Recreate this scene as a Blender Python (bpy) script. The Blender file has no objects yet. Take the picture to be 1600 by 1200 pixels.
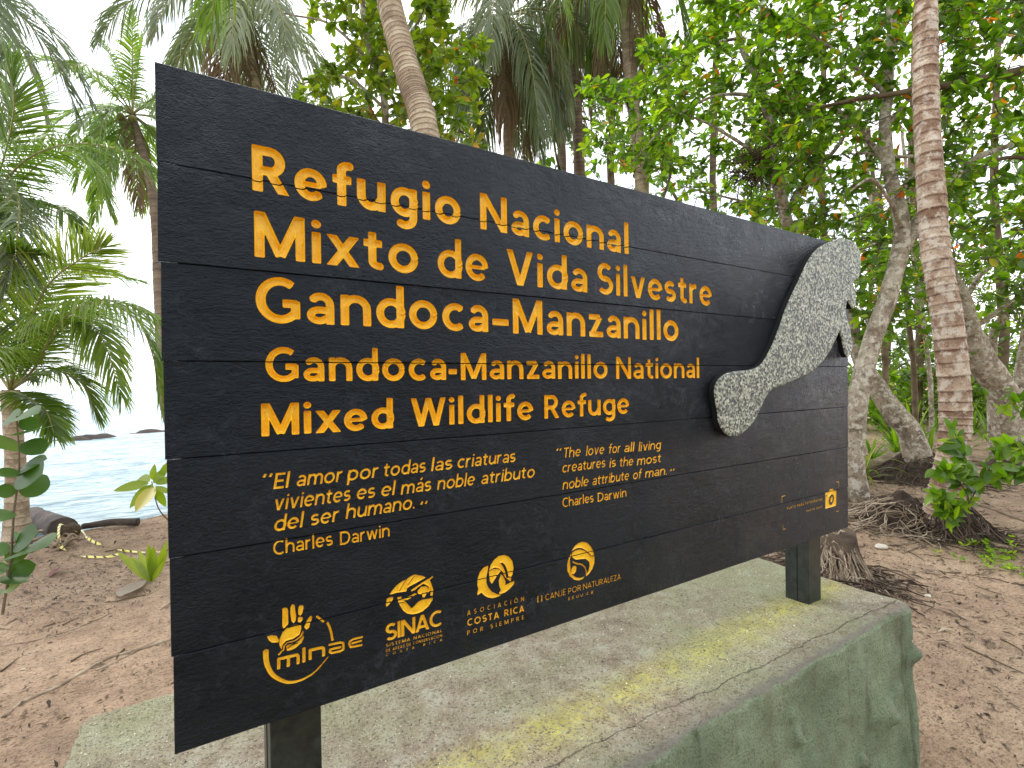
import bpy, bmesh, math, random
import numpy as np
from mathutils import Vector, Matrix, Quaternion

SC = bpy.context.scene
COL = SC.collection
rng = np.random.default_rng(7)
random.seed(7)

# ------------------------------------------------------------------ camera
S = 0.85                                  # metres per sign unit
CAM = np.array([0.0317*S, -1.246*S, 1.65])
FPX = 800.0                               # focal length for a picture 1600 wide
YAW, PIT, ROL = 0.5696, -0.0033, -0.0147
def _basis():
    cy, sy = math.cos(YAW), math.sin(YAW); cp, sp = math.cos(PIT), math.sin(PIT)
    F = np.array([sy*cp, cy*cp, sp]); R = np.array([cy, -sy, 0.0]); U = np.cross(R, F)
    cr, sr = math.cos(ROL), math.sin(ROL)
    return cr*R+sr*U, -sr*R+cr*U, F
CR, CU, CF = _basis()
cam_d = bpy.data.cameras.new('camera')
cam_d.sensor_width = 36; cam_d.lens = 36*FPX/1600; cam_d.clip_start = 0.02; cam_d.clip_end = 4000
cam = bpy.data.objects.new('camera', cam_d); COL.objects.link(cam)
cam.matrix_world = Matrix(((CR[0], CU[0], -CF[0], CAM[0]), (CR[1], CU[1], -CF[1], CAM[1]),
                           (CR[2], CU[2], -CF[2], CAM[2]), (0, 0, 0, 1)))
SC.camera = cam
def ray(u, v): return CF + CR*(u-800)/FPX - CU*(v-600)/FPX
def P(u, v, d): return CAM + ray(u, v)*d              # point seen at (u,v) at depth d
def G(u, v, z=0.0):
    r = ray(u, v); return CAM + r*((z-CAM[2])/r[2])
def bp(u, v, y=0.0):                                  # picture point -> sign plane (metres, x and height)
    r = ray(u, v); q = CAM + r*((y-CAM[1])/r[1]); return np.array([q[0], q[2]-Z0])
Z0 = 1.65-0.7465*S                                    # height of the board's lower edge
ZB = Z0-0.3274*S                                      # height of the plinth's top

# ------------------------------------------------------------------ world, sun, exposure
SUN_EL, SUN_AZ = math.radians(58), math.radians(-25)   # azimuth from +Y towards +X
W = bpy.data.worlds.new('World'); SC.world = W; W.use_nodes = True
nt = W.node_tree; nt.nodes.clear()
def N(nt, t, **k):
    n = nt.nodes.new(t)
    for a, b in k.items(): setattr(n, a, b)
    return n
sky = N(nt, 'ShaderNodeTexSky', sky_type='NISHITA', sun_disc=False)
sky.sun_elevation = SUN_EL; sky.sun_rotation = SUN_AZ; sky.air_density = 1.2; sky.dust_density = 2.5
bg1 = N(nt, 'ShaderNodeBackground'); bg1.inputs[1].default_value = 0.13
bg2 = N(nt, 'ShaderNodeBackground'); bg2.inputs[1].default_value = 1.9
mixs = N(nt, 'ShaderNodeMixShader'); out = N(nt, 'ShaderNodeOutputWorld')
tc = N(nt, 'ShaderNodeTexCoord'); mp = N(nt, 'ShaderNodeMapping'); mp.inputs['Scale'].default_value = (1, 1, 2.4)
ns = N(nt, 'ShaderNodeTexNoise'); ns.inputs['Scale'].default_value = 2.6; ns.inputs['Detail'].default_value = 6
cr = N(nt, 'ShaderNodeValToRGB'); cr.color_ramp.elements[0].position = .3; cr.color_ramp.elements[0].color = (.62, .62, .62, 1)
cr.color_ramp.elements[1].position = .55; cr.color_ramp.elements[1].color = (1, 1, 1, 1)
cc = N(nt, 'ShaderNodeValToRGB'); cc.color_ramp.elements[0].color = (.80, .86, .96, 1); cc.color_ramp.elements[1].color = (1, 1, 1, 1)
cc.color_ramp.elements[0].position = .35; cc.color_ramp.elements[1].position = .6
nt.links.new(tc.outputs['Generated'], mp.inputs[0]); nt.links.new(mp.outputs[0], ns.inputs[0])
nt.links.new(ns.outputs[0], cr.inputs[0]); nt.links.new(ns.outputs[0], cc.inputs[0])
nt.links.new(sky.outputs[0], bg1.inputs[0]); nt.links.new(cc.outputs[0], bg2.inputs[0])
nt.links.new(cr.outputs[0], mixs.inputs[0]); nt.links.new(bg1.outputs[0], mixs.inputs[1]); nt.links.new(bg2.outputs[0], mixs.inputs[2])
nt.links.new(mixs.outputs[0], out.inputs[0])
sd = bpy.data.lights.new('sun', 'SUN'); sd.energy = 1.5; sd.angle = math.radians(11); sd.color = (1, .95, .87)
so = bpy.data.objects.new('sun', sd); COL.objects.link(so)
sdir = Vector((math.sin(SUN_AZ)*math.cos(SUN_EL), math.cos(SUN_AZ)*math.cos(SUN_EL), math.sin(SUN_EL)))
so.rotation_euler = sdir.to_track_quat('Z', 'Y').to_euler(); so.location = sdir*30
vs = SC.view_settings; vs.view_transform = 'Standard'; vs.look = 'None'; vs.gamma = 1; vs.use_curve_mapping = False; vs.exposure = 0.45
SC.cycles.max_bounces = 8; SC.cycles.transmission_bounces = 4; SC.cycles.sample_clamp_indirect = 4

# ------------------------------------------------------------------ helpers
def tag(o, label=None, cat=None, group=None, kind=None):
    if label: o['label'] = label
    if cat: o['category'] = cat
    if group: o['group'] = group
    if kind: o['kind'] = kind
    return o
def empty(name, loc, label, cat, group=None):
    o = bpy.data.objects.new(name, None); COL.objects.link(o); o.location = loc; o.empty_display_size = .1
    return tag(o, label, cat, group)
def link(name, me, parent=None, loc=None):
    o = bpy.data.objects.new(name, me); COL.objects.link(o)
    if loc is not None: o.location = loc
    if parent is not None: o.parent = parent
    return o
def mesh(name, V, Fc, mat, smooth=True, attr=None):
    """V (n,3); Fc: array (m,k) or list of lists"""
    me = bpy.data.meshes.new(name)
    V = np.asarray(V, dtype=np.float32)
    if isinstance(Fc, np.ndarray):
        m, k = Fc.shape; idx = Fc.astype(np.int32).ravel(); st = np.arange(m, dtype=np.int32)*k
    else:
        idx = np.fromiter((i for f in Fc for i in f), dtype=np.int32); ln = np.array([len(f) for f in Fc]); m = len(Fc)
        st = np.concatenate([[0], np.cumsum(ln)[:-1]]).astype(np.int32)
    me.vertices.add(len(V)); me.vertices.foreach_set('co', V.ravel())
    me.loops.add(len(idx)); me.loops.foreach_set('vertex_index', idx)
    me.polygons.add(m); me.polygons.foreach_set('loop_start', st)
    me.update(calc_edges=True); me.validate()
    if smooth: me.polygons.foreach_set('use_smooth', np.ones(len(me.polygons), bool))
    if attr is not None and len(me.vertices) == len(V):
        for nm, a in attr.items():
            at_ = me.attributes.new(nm, 'FLOAT', 'POINT'); at_.data.foreach_set('value', np.asarray(a, np.float32))
    for mm in (mat if isinstance(mat, (list, tuple)) else [mat]): me.materials.append(mm)
    return me
def obj(name, V, Fc, mat, parent=None, smooth=True, attr=None):
    """world coordinates in; parts are stored relative to their parent's location chain"""
    V = np.asarray(V, float)
    off = np.zeros(3)
    p = parent
    while p is not None: off += np.array(p.location); p = p.parent
    return link(name, mesh(name, V-off, Fc, mat, smooth, attr), parent)
class Acc:                                    # gathers many small pieces into one mesh
    def __init__(s): s.V = []; s.F = []; s.n = 0; s.A = []
    def add(s, V, F, a=0.0):
        V = np.asarray(V, float); F = np.asarray(F); s.V.append(V); s.F.append(F+s.n); s.n += len(V)
        s.A.append(np.full(len(V), a) if np.isscalar(a) else np.asarray(a))
    def get(s):
        V = np.concatenate(s.V); ks = {f.shape[1] for f in s.F}
        if len(ks) == 1: F = np.concatenate(s.F)
        else: F = [list(r) for f in s.F for r in f]
        return V, F, {'var': np.concatenate(s.A)}
    def obj(s, name, mat, parent=None, smooth=True):
        V, F, A = s.get(); return obj(name, V, F, mat, parent, smooth, A)
def nrm(v): v = np.asarray(v, float); return v/(np.linalg.norm(v, axis=-1, keepdims=True)+1e-12)
def spline(pts, n):
    """Catmull-Rom through pts, n samples"""
    p = np.asarray(pts, float)
    if len(p) == 2: return p[0]+(p[1]-p[0])*np.linspace(0, 1, n)[:, None]
    q = np.vstack([2*p[0]-p[1], p, 2*p[-1]-p[-2]])
    t = np.linspace(0, len(p)-1-1e-9, n); i = t.astype(int); f = (t-i)[:, None]
    a, b, c, d = q[i], q[i+1], q[i+2], q[i+3]
    return .5*((2*b)+(-a+c)*f+(2*a-5*b+4*c-d)*f*f+(-a+3*b-3*c+d)*f**3)
def tube(path, rad, sides=8, cap=True, bump=None):
    p = np.asarray(path, float); n = len(p); rad = np.broadcast_to(np.asarray(rad, float), (n,))
    t = nrm(np.gradient(p, axis=0)); up = np.array([0, 0, 1.]) if abs(t[0, 2]) < .9 else np.array([1., 0, 0])
    a = nrm(np.cross(t[0], up)); A = []
    for k in range(n):
        a = a-t[k]*(a@t[k]); a = a/(np.linalg.norm(a)+1e-12); A.append(a)
    A = np.array(A); Bv = np.cross(t, A)
    th = np.arange(sides)*2*math.pi/sides
    R = rad[:, None]*np.ones(sides)
    if bump is not None: R = R*bump(np.arange(n)[:, None], th[None, :])
    V = p[:, None, :]+R[..., None]*(A[:, None, :]*np.cos(th)[None, :, None]+Bv[:, None, :]*np.sin(th)[None, :, None])
    V = V.reshape(-1, 3)
    i = np.arange(n-1)[:, None]*sides; j = np.arange(sides)[None, :]; j2 = (j+1) % sides
    F = np.stack([i+j, i+j2, i+sides+j2, i+sides+j], -1).reshape(-1, 4)
    if cap:
        V = np.vstack([V, np.repeat(p[:1], sides, 0)+(V[:sides]-p[:1])*.004, np.repeat(p[-1:], sides, 0)+(V[(n-1)*sides:n*sides]-p[-1:])*.004]); c0, c1 = n*sides, (n+1)*sides
        jj = np.arange(sides); jk = (jj+1) % sides
        F = np.vstack([F, np.stack([c0+jj, c0+jk, jk, jj], 1), np.stack([(n-1)*sides+jj, (n-1)*sides+jk, c1+jk, c1+jj], 1)])
    return V, F
def tubeq(path, rad, sides=8):               # quads only, open ends
    return tube(path, rad, sides, cap=False)
# value noise (numpy) for geometry
_perm = np.random.default_rng(3).random((64, 64, 64))
def vnoise(p, sc=1.0):
    p = np.asarray(p, float)*sc; i = np.floor(p).astype(int); f = p-i; f = f*f*(3-2*f); r = 0
    for dx in (0, 1):
        for dy in (0, 1):
            for dz in (0, 1):
                w = (f[..., 0] if dx else 1-f[..., 0])*(f[..., 1] if dy else 1-f[..., 1])*(f[..., 2] if dz else 1-f[..., 2])
                r = r+w*_perm[(i[..., 0]+dx) % 64, (i[..., 1]+dy) % 64, (i[..., 2]+dz) % 64]
    return r*2-1
def fbm(p, sc=1.0, o=4):
    r = 0
    for k in range(o): r = r+vnoise(np.asarray(p)+k*7.3, sc*2**k)/2**k
    return r

# ------------------------------------------------------------------ materials
def hexc(r, g, b):                            # picture colour 0..255 -> linear
    return tuple(((c/255)/12.92 if c/255 <= .04045 else ((c/255+.055)/1.055)**2.4) for c in (r, g, b))+(1,)
class Mat:
    def __init__(s, name):
        s.m = bpy.data.materials.new(name); s.m.use_nodes = True; s.t = s.m.node_tree; s.t.nodes.clear()
        s.out = s.n('ShaderNodeOutputMaterial'); s.co = s.n('ShaderNodeTexCoord')
    def n(s, t, **k): return N(s.t, t, **k)
    def l(s, a, b): s.t.links.new(a, b)
    def noise(s, scale, detail=4, rough=.55, stretch=None, dist=0, off=0, coord='Object'):
        n = s.n('ShaderNodeTexNoise'); n.inputs['Scale'].default_value = scale; n.inputs['Detail'].default_value = detail
        n.inputs['Roughness'].default_value = rough; n.inputs['Distortion'].default_value = dist
        m = s.n('ShaderNodeMapping'); m.inputs['Scale'].default_value = stretch or (1, 1, 1); m.inputs['Location'].default_value = (off, off*.7, off*.3)
        s.l(s.co.outputs[coord], m.inputs[0]); s.l(m.outputs[0], n.inputs[0]); return n.outputs[0]
    def vor(s, scale, feature='F1', stretch=None, rnd=1, out='Distance'):
        n = s.n('ShaderNodeTexVoronoi', feature=feature); n.inputs['Scale'].default_value = scale; n.inputs['Randomness'].default_value = rnd
        m = s.n('ShaderNodeMapping'); m.inputs['Scale'].default_value = stretch or (1, 1, 1)
        s.l(s.co.outputs['Object'], m.inputs[0]); s.l(m.outputs[0], n.inputs[0]); return n.outputs[out]
    def attr(s, name='var'):
        n = s.n('ShaderNodeAttribute'); n.attribute_name = name; return n.outputs['Fac']
    def ramp(s, x, stops, interp='LINEAR'):
        r = s.n('ShaderNodeValToRGB'); r.color_ramp.interpolation = interp; e = r.color_ramp.elements
        while len(e) < len(stops): e.new(.5)
        while len(e) > len(stops): e.remove(e[-1])
        for i, (p, c) in enumerate(stops):
            e[i].position = p; e[i].color = c if not np.isscalar(c) else (c, c, c, 1)
        s.l(x, r.inputs[0]); return r.outputs[0]
    def mix(s, f, a, b, mode='MIX'):
        m = s.n('ShaderNodeMix', data_type='RGBA', blend_type=mode)
        for sock, v in ((0, f), (6, a), (7, b)):
            if hasattr(v, 'is_output'): s.l(v, m.inputs[sock])
            else: m.inputs[sock].default_value = v
        return m.outputs[2]
    def math(s, op, a, b=0.0, clamp=False):
        m = s.n('ShaderNodeMath', operation=op, use_clamp=clamp)
        for i, v in enumerate((a, b)):
            if hasattr(v, 'is_output'): s.l(v, m.inputs[i])
            else: m.inputs[i].default_value = v
        return m.outputs[0]
    def bump(s, h, strength=.5, dist=.01, prev=None):
        b = s.n('ShaderNodeBump'); b.inputs['Strength'].default_value = strength; b.inputs['Distance'].default_value = dist
        s.l(h, b.inputs['Height'])
        if prev is not None: s.l(prev, b.inputs['Normal'])
        return b.outputs[0]
    def bsdf(s, col, rough=.6, normal=None, spec=.5, coat=None, **k):
        b = s.n('ShaderNodeBsdfPrincipled')
        for nm, v in (('Base Color', col), ('Roughness', rough), ('Specular IOR Level', spec)):
            if hasattr(v, 'is_output'): s.l(v, b.inputs[nm])
            else: b.inputs[nm].default_value = v
        for nm, v in k.items(): b.inputs[nm.replace('_', ' ')].default_value = v
        if normal is not None: s.l(normal, b.inputs['Normal'])
        s.b = b; s.last = b.outputs[0]; return b.outputs[0]
    def done(s, sh=None): s.l(sh or s.last, s.out.inputs[0]); return s.m
def leafmat(name, stops, rough=.35, trans=.45, tmul=(1.5, 1.5, .6), spec=.4, fine=30):
    m = Mat(name); v = m.attr('var'); c = m.ramp(v, stops)
    n1 = m.noise(fine, 3); c = m.mix(m.math('MULTIPLY', n1, .5), c, m.mix(1.0, c, (.55, .6, .5, 1), 'MULTIPLY'))
    b = m.bsdf(c, rough, spec=spec)
    t = m.n('ShaderNodeBsdfTranslucent'); m.l(m.mix(1.0, c, tmul+(1,), 'MULTIPLY'), t.inputs[0])
    x = m.n('ShaderNodeMixShader'); x.inputs[0].default_value = trans
    m.l(b, x.inputs[1]); m.l(t.outputs[0], x.inputs[2]); return m.done(x.outputs[0])
# ------------------------------------------------------------------ routed lettering: signed-distance shapes cut into trays
def sd_poly(X, Y, pts):
    p = np.asarray(pts, float); n = len(p); d = np.full(X.shape, 1e9); s = np.ones(X.shape)
    for i in range(n):
        a = p[i]; b = p[i-1]; ex, ey = b-a; wx = X-a[0]; wy = Y-a[1]
        t = np.clip((wx*ex+wy*ey)/(ex*ex+ey*ey+1e-18), 0, 1)
        d = np.minimum(d, (wx-ex*t)**2+(wy-ey*t)**2)
        c1 = Y >= a[1]; c2 = Y < b[1]; c3 = ex*wy > ey*wx
        fl = (c1 & c2 & c3) | (~c1 & ~c2 & ~c3)
        s = np.where(fl, -s, s)
    return s*np.sqrt(d)
def sd_stroke(X, Y, pts, w, rnd=.28, cap='flat', w1=None):
    p = np.asarray(pts, float); d = np.full(X.shape, 1e9); n = len(p)
    for i in range(n-1):
        a, b = p[i], p[i+1]; h = w/2 if w1 is None else (w+(w1-w)*(i+.5)/(n-1))/2
        L = np.hypot(*(b-a))
        if L < 1e-7: continue
        u = (b-a)/(L+1e-12); m = (a+b)/2
        x = (X-m[0])*u[0]+(Y-m[1])*u[1]; y = -(X-m[0])*u[1]+(Y-m[1])*u[0]
        if cap == 'round': r = h
        else: r = h*rnd
        hl = L/2+(h if cap == 'round' else 0)
        if n > 2 and cap == 'flat':
            # inner joints are covered by discs
            if i > 0: d = np.minimum(d, np.hypot(X-a[0], Y-a[1])-h)
            r = min(r, L/2)
        qx = np.abs(x)-(hl-r); qy = np.abs(y)-(h-r)
        e = np.hypot(np.maximum(qx, 0), np.maximum(qy, 0))+np.minimum(np.maximum(qx, qy), 0)-r
        d = np.minimum(d, e)
    return d
def march(X, Y, D):
    """filled region D<0: vertices (x,y,d), quads/tris, boundary loops"""
    ny, nx = D.shape; D = np.where(np.abs(D) < 1e-7, -1e-7, D); ins = D < 0
    V = []; vid = {}
    def gv(i, j):
        k = (0, i, j)
        if k not in vid: vid[k] = len(V); V.append((X[i, j], Y[i, j], D[i, j]))
        return vid[k]
    def ev(i, j, k2, l):
        k = (1, min((i, j), (k2, l)), max((i, j), (k2, l)))
        if k not in vid:
            t = D[i, j]/(D[i, j]-D[k2, l]); vid[k] = len(V)
            V.append((X[i, j]+t*(X[k2, l]-X[i, j]), Y[i, j]+t*(Y[k2, l]-Y[i, j]), 0.0))
        return vid[k]
    Fq = []; nxt = {}
    any_ = ins[:-1, :-1] | ins[1:, :-1] | ins[:-1, 1:] | ins[1:, 1:]
    for i, j in zip(*np.nonzero(any_)):
        cs = [(i, j), (i, j+1), (i+1, j+1), (i+1, j)]; f = []; cut = []
        for q in range(4):
            a = cs[q]; b = cs[(q+1) % 4]; ia = ins[a]; ib = ins[b]
            if ia: f.append(gv(*a))
            if ia != ib: e = ev(*a, *b); f.append(e); cut.append((e, ia))
        if len(f) >= 3: Fq.append(f)
        if len(cut) == 2:
            o = [e for e, ia in cut if ia][0]; k = [e for e, ia in cut if not ia][0]; nxt[o] = k
        elif len(cut) == 4:
            for q in range(4):
                if cut[q][1]: nxt[cut[q][0]] = cut[(q+1) % 4][0]
    loops = []; seen = set()
    for s0 in list(nxt):
        if s0 in seen: continue
        lp = []; k = s0
        while k not in seen and k in nxt: seen.add(k); lp.append(k); k = nxt[k]
        if len(lp) > 5: loops.append(np.array([V[q][:2] for q in lp]))
    return np.array(V), Fq, loops
def simplify(p, tol):
    n = len(p)
    if n < 8: return p
    def dp(a, b):
        if b <= a+1: return []
        seg = p[b % n]-p[a]; L = np.hypot(*seg)+1e-12; q = p[a+1:b]-p[a]
        d = np.abs(q[:, 0]*seg[1]-q[:, 1]*seg[0])/L if L > 1e-9 else np.hypot(q[:, 0], q[:, 1]); k = int(d.argmax())
        if d[k] < tol: return []
        k += a+1; return dp(a, k)+[k]+dp(k, b)
    h = int(np.hypot(*(p-p[0]).T).argmax()); idx = [0]+dp(0, h)+[h]
    q = np.vstack([p, p[:1]]); 
    def dp2(a, b):
        if b <= a+1: return []
        seg = q[b]-q[a]; L = np.hypot(*seg)+1e-12; r = q[a+1:b]-q[a]; d = np.abs(r[:, 0]*seg[1]-r[:, 1]*seg[0])/L; k = int(d.argmax())
        if d[k] < tol: return []
        k += a+1; return dp2(a, k)+[k]+dp2(k, b)
    return p[idx+dp2(h, n)]
SEAMS = [S*.2*k for k in range(1, 7)]
CUTS = []                                      # (loops, depth) for the planks
def tray(sdf, bb, step, depth, wall, sub=True):
    """sdf(X,Z)->distance (negative inside); returns V,F of an engraved tray (y forward = depth) and registers the cutter"""
    x0, x1, z0, z1 = bb; m = 3*step
    xs = np.arange(x0-m, x1+m, step); zs = np.arange(z0-m, z1+m, step)
    X, Z = np.meshgrid(xs, zs); D = sdf(X, Z)
    if not (D < 0).any(): return None
    V, Fc, loops = march(X, Z, D)
    t = np.clip(-V[:, 2]/wall, 0, 1); y = .0004+depth*(1-(1-t)**2)**.8
    V3 = np.stack([V[:, 0], y, V[:, 1]], 1)
    # seam lines run through the carving: a thin slot along every joint between planks
    CUTS.append((loops, depth))
    return V3, Fc
def slot(bm):
    for s in SEAMS:
        for z in (s-.0011, s+.0011):
            bmesh.ops.bisect_plane(bm, geom=bm.verts[:]+bm.edges[:]+bm.faces[:], plane_co=(0, 0, z), plane_no=(0, 0, 1), dist=1e-6)
        bad = [f for f in bm.faces if abs(f.calc_center_median().z-s) < .0011]
        bmesh.ops.delete(bm, geom=bad, context='FACES')
def tray_obj(name, parts, mat, parent):
    A = []; Fs = []; n = 0
    for V, Fc in parts: A.append(V); Fs += [[i+n for i in f] for f in Fc]; n += len(V)
    me = mesh(name, np.concatenate(A), Fs, mat)
    zz = np.concatenate(A)[:, 2]
    if any(zz.min() < s < zz.max() for s in SEAMS):
        bm = bmesh.new(); bm.from_mesh(me); slot(bm); bm.to_mesh(me); bm.free()
    return link(name, me, parent)

# stroke alphabet (cap height 1), each glyph -> (advance box width, list of polylines, clip to 0..top)
XH = .72
def arc(cx, cy, rx, ry, a0, a1, n=None):
    n = n or max(4, int(abs(a1-a0)/14)); t = np.radians(np.linspace(a0, a1, n+1)); return [(cx+rx*math.cos(q), cy+ry*math.sin(q)) for q in t]
def glyph(ch, w):
    c = w/2; C = 1-c; X = XH-c; B = c; o = .012
    cy = XH/2; ry = XH/2-c+o; rb = .35-c
    E_ = .06
    bowl = lambda cx: arc(cx, cy, rb, ry, 0, 360, 26)
    if ch in 'oó': r = [arc(.36, cy, .36-c, ry, 0, 360, 26)]; W_ = .72
    elif ch in 'dq': r = [bowl(.35), [(.66-c, 1.05 if ch == 'd' else XH), (.66-c, 0)]]; W_ = .66
    elif ch in 'bp':
        r = [bowl(.31), [(c, 1.05 if ch == 'b' else XH), (c, 0 if ch == 'b' else -.3)]]; W_ = .66
    elif ch in 'aá':
        r = [(arc(.28, X-.19, .22-c*.5, .19+o, 150, 90, 4)+arc(.30, X-.19, .28-c, .19+o, 80, 0, 5)+[(.58-c, 0)], .95),
             ([(.58-c, .13)]+arc(.26, .205, .26-c, .205-c+o, -35, -270, 14)+[(.58-c, .41-c)], .88)]; W_ = .58
    elif ch in 'eé': r = [([(c, cy+.0), (.68-c*1.3, cy+.0)], .62), arc(.34, cy, .34-c, ry, 0, 318, 22)]; W_ = .68
    elif ch == 'c': r = [arc(.36, cy, .35-c, ry, 48, 312, 18)]; W_ = .60
    elif ch == 'g': r = [bowl(.35), [(.67-c, XH), (.67-c, .0)]+arc(.36, -.03, .31-c, .27-c*.8, 0, -140, 9)]; W_ = .68
    elif ch == 'n': r = [[(c, XH), (c, 0)], [(c, .38)]+arc(.33, X-.24, .25, .24+o, 165, 0, 9)+[(.58, 0)]]; W_ = .58+c
    elif ch == 'h': r = [[(c, 1.05), (c, 0)], [(c, .38)]+arc(.33, X-.24, .25, .24+o, 165, 0, 9)+[(.58, 0)]]; W_ = .58+c
    elif ch == 'm': r = [[(c, XH), (c, 0)], [(c, .38)]+arc(.3, X-.22, .21, .22+o, 165, 0, 8)+[(.51, 0)], [(.51, .38)]+arc(.72, X-.22, .21, .22+o, 165, 0, 8)+[(.93, 0)]]; W_ = .93+c
    elif ch == 'u': r = [[(c, XH)]+[(c, .3)]+arc(c+.23, B+.24, .23, .24+o, 180, 340, 9)+[(.58, .3)], [(.58, XH), (.58, 0)]]; W_ = .58+c
    elif ch == 'r': r = [[(c, XH), (c, 0)], [(c, .36)]+arc(.33, X-.22, .26, .22+o, 165, 80, 5)]; W_ = .42
    elif ch in 'ií': r = [[(c+.01, XH), (c+.01, 0)]]; W_ = w+.02
    elif ch == 'l': r = [[(c+.01, 1.05), (c+.01, 0)]]; W_ = w+.02
    elif ch == 't': r = [[(.16+c*.4, .9), (.16+c*.4, .2)]+arc(.16+c*.4+.17, .19, .17, .19-c+o, 180, 285, 6), [(0, X), (.42, X)]]; W_ = .44
    elif ch == 'f': r = [[(.16+c*.4, 0), (.16+c*.4, .84)]+arc(.16+c*.4+.18, .84, .18, 1.06-c-.84, 180, 75, 6), [(0, X), (.42, X)]]; W_ = .42
    elif ch == 's': r = [arc(.25, X-(X-cy)/2, .25-c*.7, (X-cy)/2+o, 38, 270, 12)+arc(.25, cy-(cy-B)/2, .26-c*.7, (cy-B)/2+o, 90, -142, 12)]; W_ = .52
    elif ch == 'v': r = [[(c*.9, XH+E_), (.32, -E_*.2), (.64-c*.9, XH+E_)]]; W_ = .64
    elif ch == 'w': r = [[(c*.9, XH+E_), (.27, .02), (.47, XH), (.67, .02), (.94-c*.9, XH+E_)]]; W_ = .94
    elif ch == 'x': r = [[(c*.4, XH+E_), (.64-c*.4, -E_)], [(.64-c*.4, XH+E_), (c*.4, -E_)]]; W_ = .64
    elif ch == 'z': r = [[(.02, X), (.53-c, X)], [(.54-c, X), (.04+c, B)], [(.03, B), (.56, B)]]; W_ = .56
    elif ch == 'y': r = [[(c*.9, XH+E_), (.33, .03)], [(.64-c*.9, XH+E_), (.22, -.3)]]; W_ = .64
    elif ch in '–-': L = .5 if ch == '–' else .3; r = [[(0, .30), (L, .30)]]; W_ = L
    elif ch == '.': r = []; W_ = w
    elif ch in '“”': r = [([(.10, 1.02), (.04, .80)], .8), ([(.36, 1.02), (.30, .80)], .8)]; W_ = .42
    # capitals
    elif ch == 'R': r = [[(c, 1), (c, 0)], [(c, C), (.36, C)]+arc(.36, (C+.47)/2, .64-c-.36, (C-.47)/2, 90, -90, 9)+[(c, .47)], [(.34, .46), (.64, -.06)]]; W_ = .70
    elif ch == 'P': r = [[(c, 1), (c, 0)], [(c, C), (.36, C)]+arc(.36, (C+.44)/2, .62-c-.36, (C-.44)/2, 90, -90, 9)+[(c, .44)]]; W_ = .62
    elif ch == 'B': r = [[(c, 1), (c, 0)], [(c, C), (.34, C)]+arc(.34, (C+.52)/2, .58-c-.34, (C-.52)/2, 90, -90, 7)+[(c, .52), (.36, .52)]+arc(.36, (B+.52)/2, .64-c-.36, (.52-B)/2, 90, -90, 7)+[(c, B)]]; W_ = .64
    elif ch == 'D': r = [[(c, 1), (c, 0)], [(c, C), (.34, C)]+arc(.34, .5, .8-c-.34, .5-c, 90, -90, 14)+[(c, B)]]; W_ = .8
    elif ch in 'NÑ': r = [[(c, 1), (c, 0)], [(.8-c, 1), (.8-c, 0)], [(c*.8, 1+E_*.3), (.8-c*.8, -E_*.3)]]; W_ = .8
    elif ch == 'M': r = [[(c, 1), (c, 0)], [(.94-c, 1), (.94-c, 0)], [(c*1.1, 1), (.47, .06)], [(.94-c*1.1, 1), (.47, .06)]]; W_ = .94
    elif ch == 'V': r = [[(c*.8, 1+E_), (.39, -.01), (.78-c*.8, 1+E_)]]; W_ = .78
    elif ch == 'W': r = [[(c*.8, 1+E_), (.33, .01), (.58, .98), (.83, .01), (1.16-c*.8, 1+E_)]]; W_ = 1.16
    elif ch in 'AÁ': r = [[(c*.6, -E_), (.38, 1.0), (.76-c*.6, -E_)], [(.16, .27), (.60, .27)]]; W_ = .76
    elif ch == 'G': r = [arc(.46, .5, .46-c, .5-c+o, 52, 322, 22)+[(.84-c, .2)], [(.84-c, .1), (.84-c, .5)], [(.84-c*.5, .5-c*.7), (.5, .5-c*.7)]]; W_ = .84
    elif ch == 'C': r = [arc(.46, .5, .46-c, .5-c+o, 52, 308, 22)]; W_ = .76
    elif ch in 'OÓ': r = [arc(.47, .5, .47-c, .5-c+o, 0, 360, 30)]; W_ = .94
    elif ch == 'S': r = [arc(.3, .5+(C-.5)/2, .29-c*.8, (C-.5)/2+o, 35, 270, 13)+arc(.3, .5-(.5-B)/2, .31-c*.8, (.5-B)/2+o, 90, -145, 13)]; W_ = .61
    elif ch == 'T': r = [[(.3, 1), (.3, 0)], [(0, C), (.6, C)]]; W_ = .6
    elif ch in 'IÍ': r = [[(c, 1), (c, 0)]]; W_ = w
    elif ch == 'J': r = [[(.34, 1), (.34, .25)]+arc(.17, .25, .17, .25-c+o, 0, -120, 7)]; W_ = .34+c
    elif ch == 'E': r = [[(c, 1), (c, 0)], [(c, C), (.54, C)], [(c, .5), (.5, .5)], [(c, B), (.56, B)]]; W_ = .56
    elif ch == 'F': r = [[(c, 1), (c, 0)], [(c, C), (.52, C)], [(c, .48), (.46, .48)]]; W_ = .52
    elif ch == 'L': r = [[(c, 1), (c, 0)], [(c, B), (.5, B)]]; W_ = .5
    elif ch == 'H': r = [[(c, 1), (c, 0)], [(.74-c, 1), (.74-c, 0)], [(c, .5), (.7, .5)]]; W_ = .74
    elif ch == 'U': r = [[(c, 1), (c, .32)]+arc(.36, .32, .36-c, .32-c+o, 180, 360, 13)+[(.72-c, 1)]]; W_ = .72
    elif ch == 'Z': r = [[(.03, C), (.6-c, C)], [(.62-c, C), (.04+c, B)], [(.03, B), (.64, B)]]; W_ = .64
    else: raise KeyError(ch)
    dots = []
    if ch == 'i': dots = [(c+.01, .90, c*1.08)]
    if ch in 'áéíó':
        x = W_/2; r.append([(x, .88), (x+.11, 1.04)])
        if ch == 'í': pass
    if ch == '.': dots = [(c, c, c)]
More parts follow.
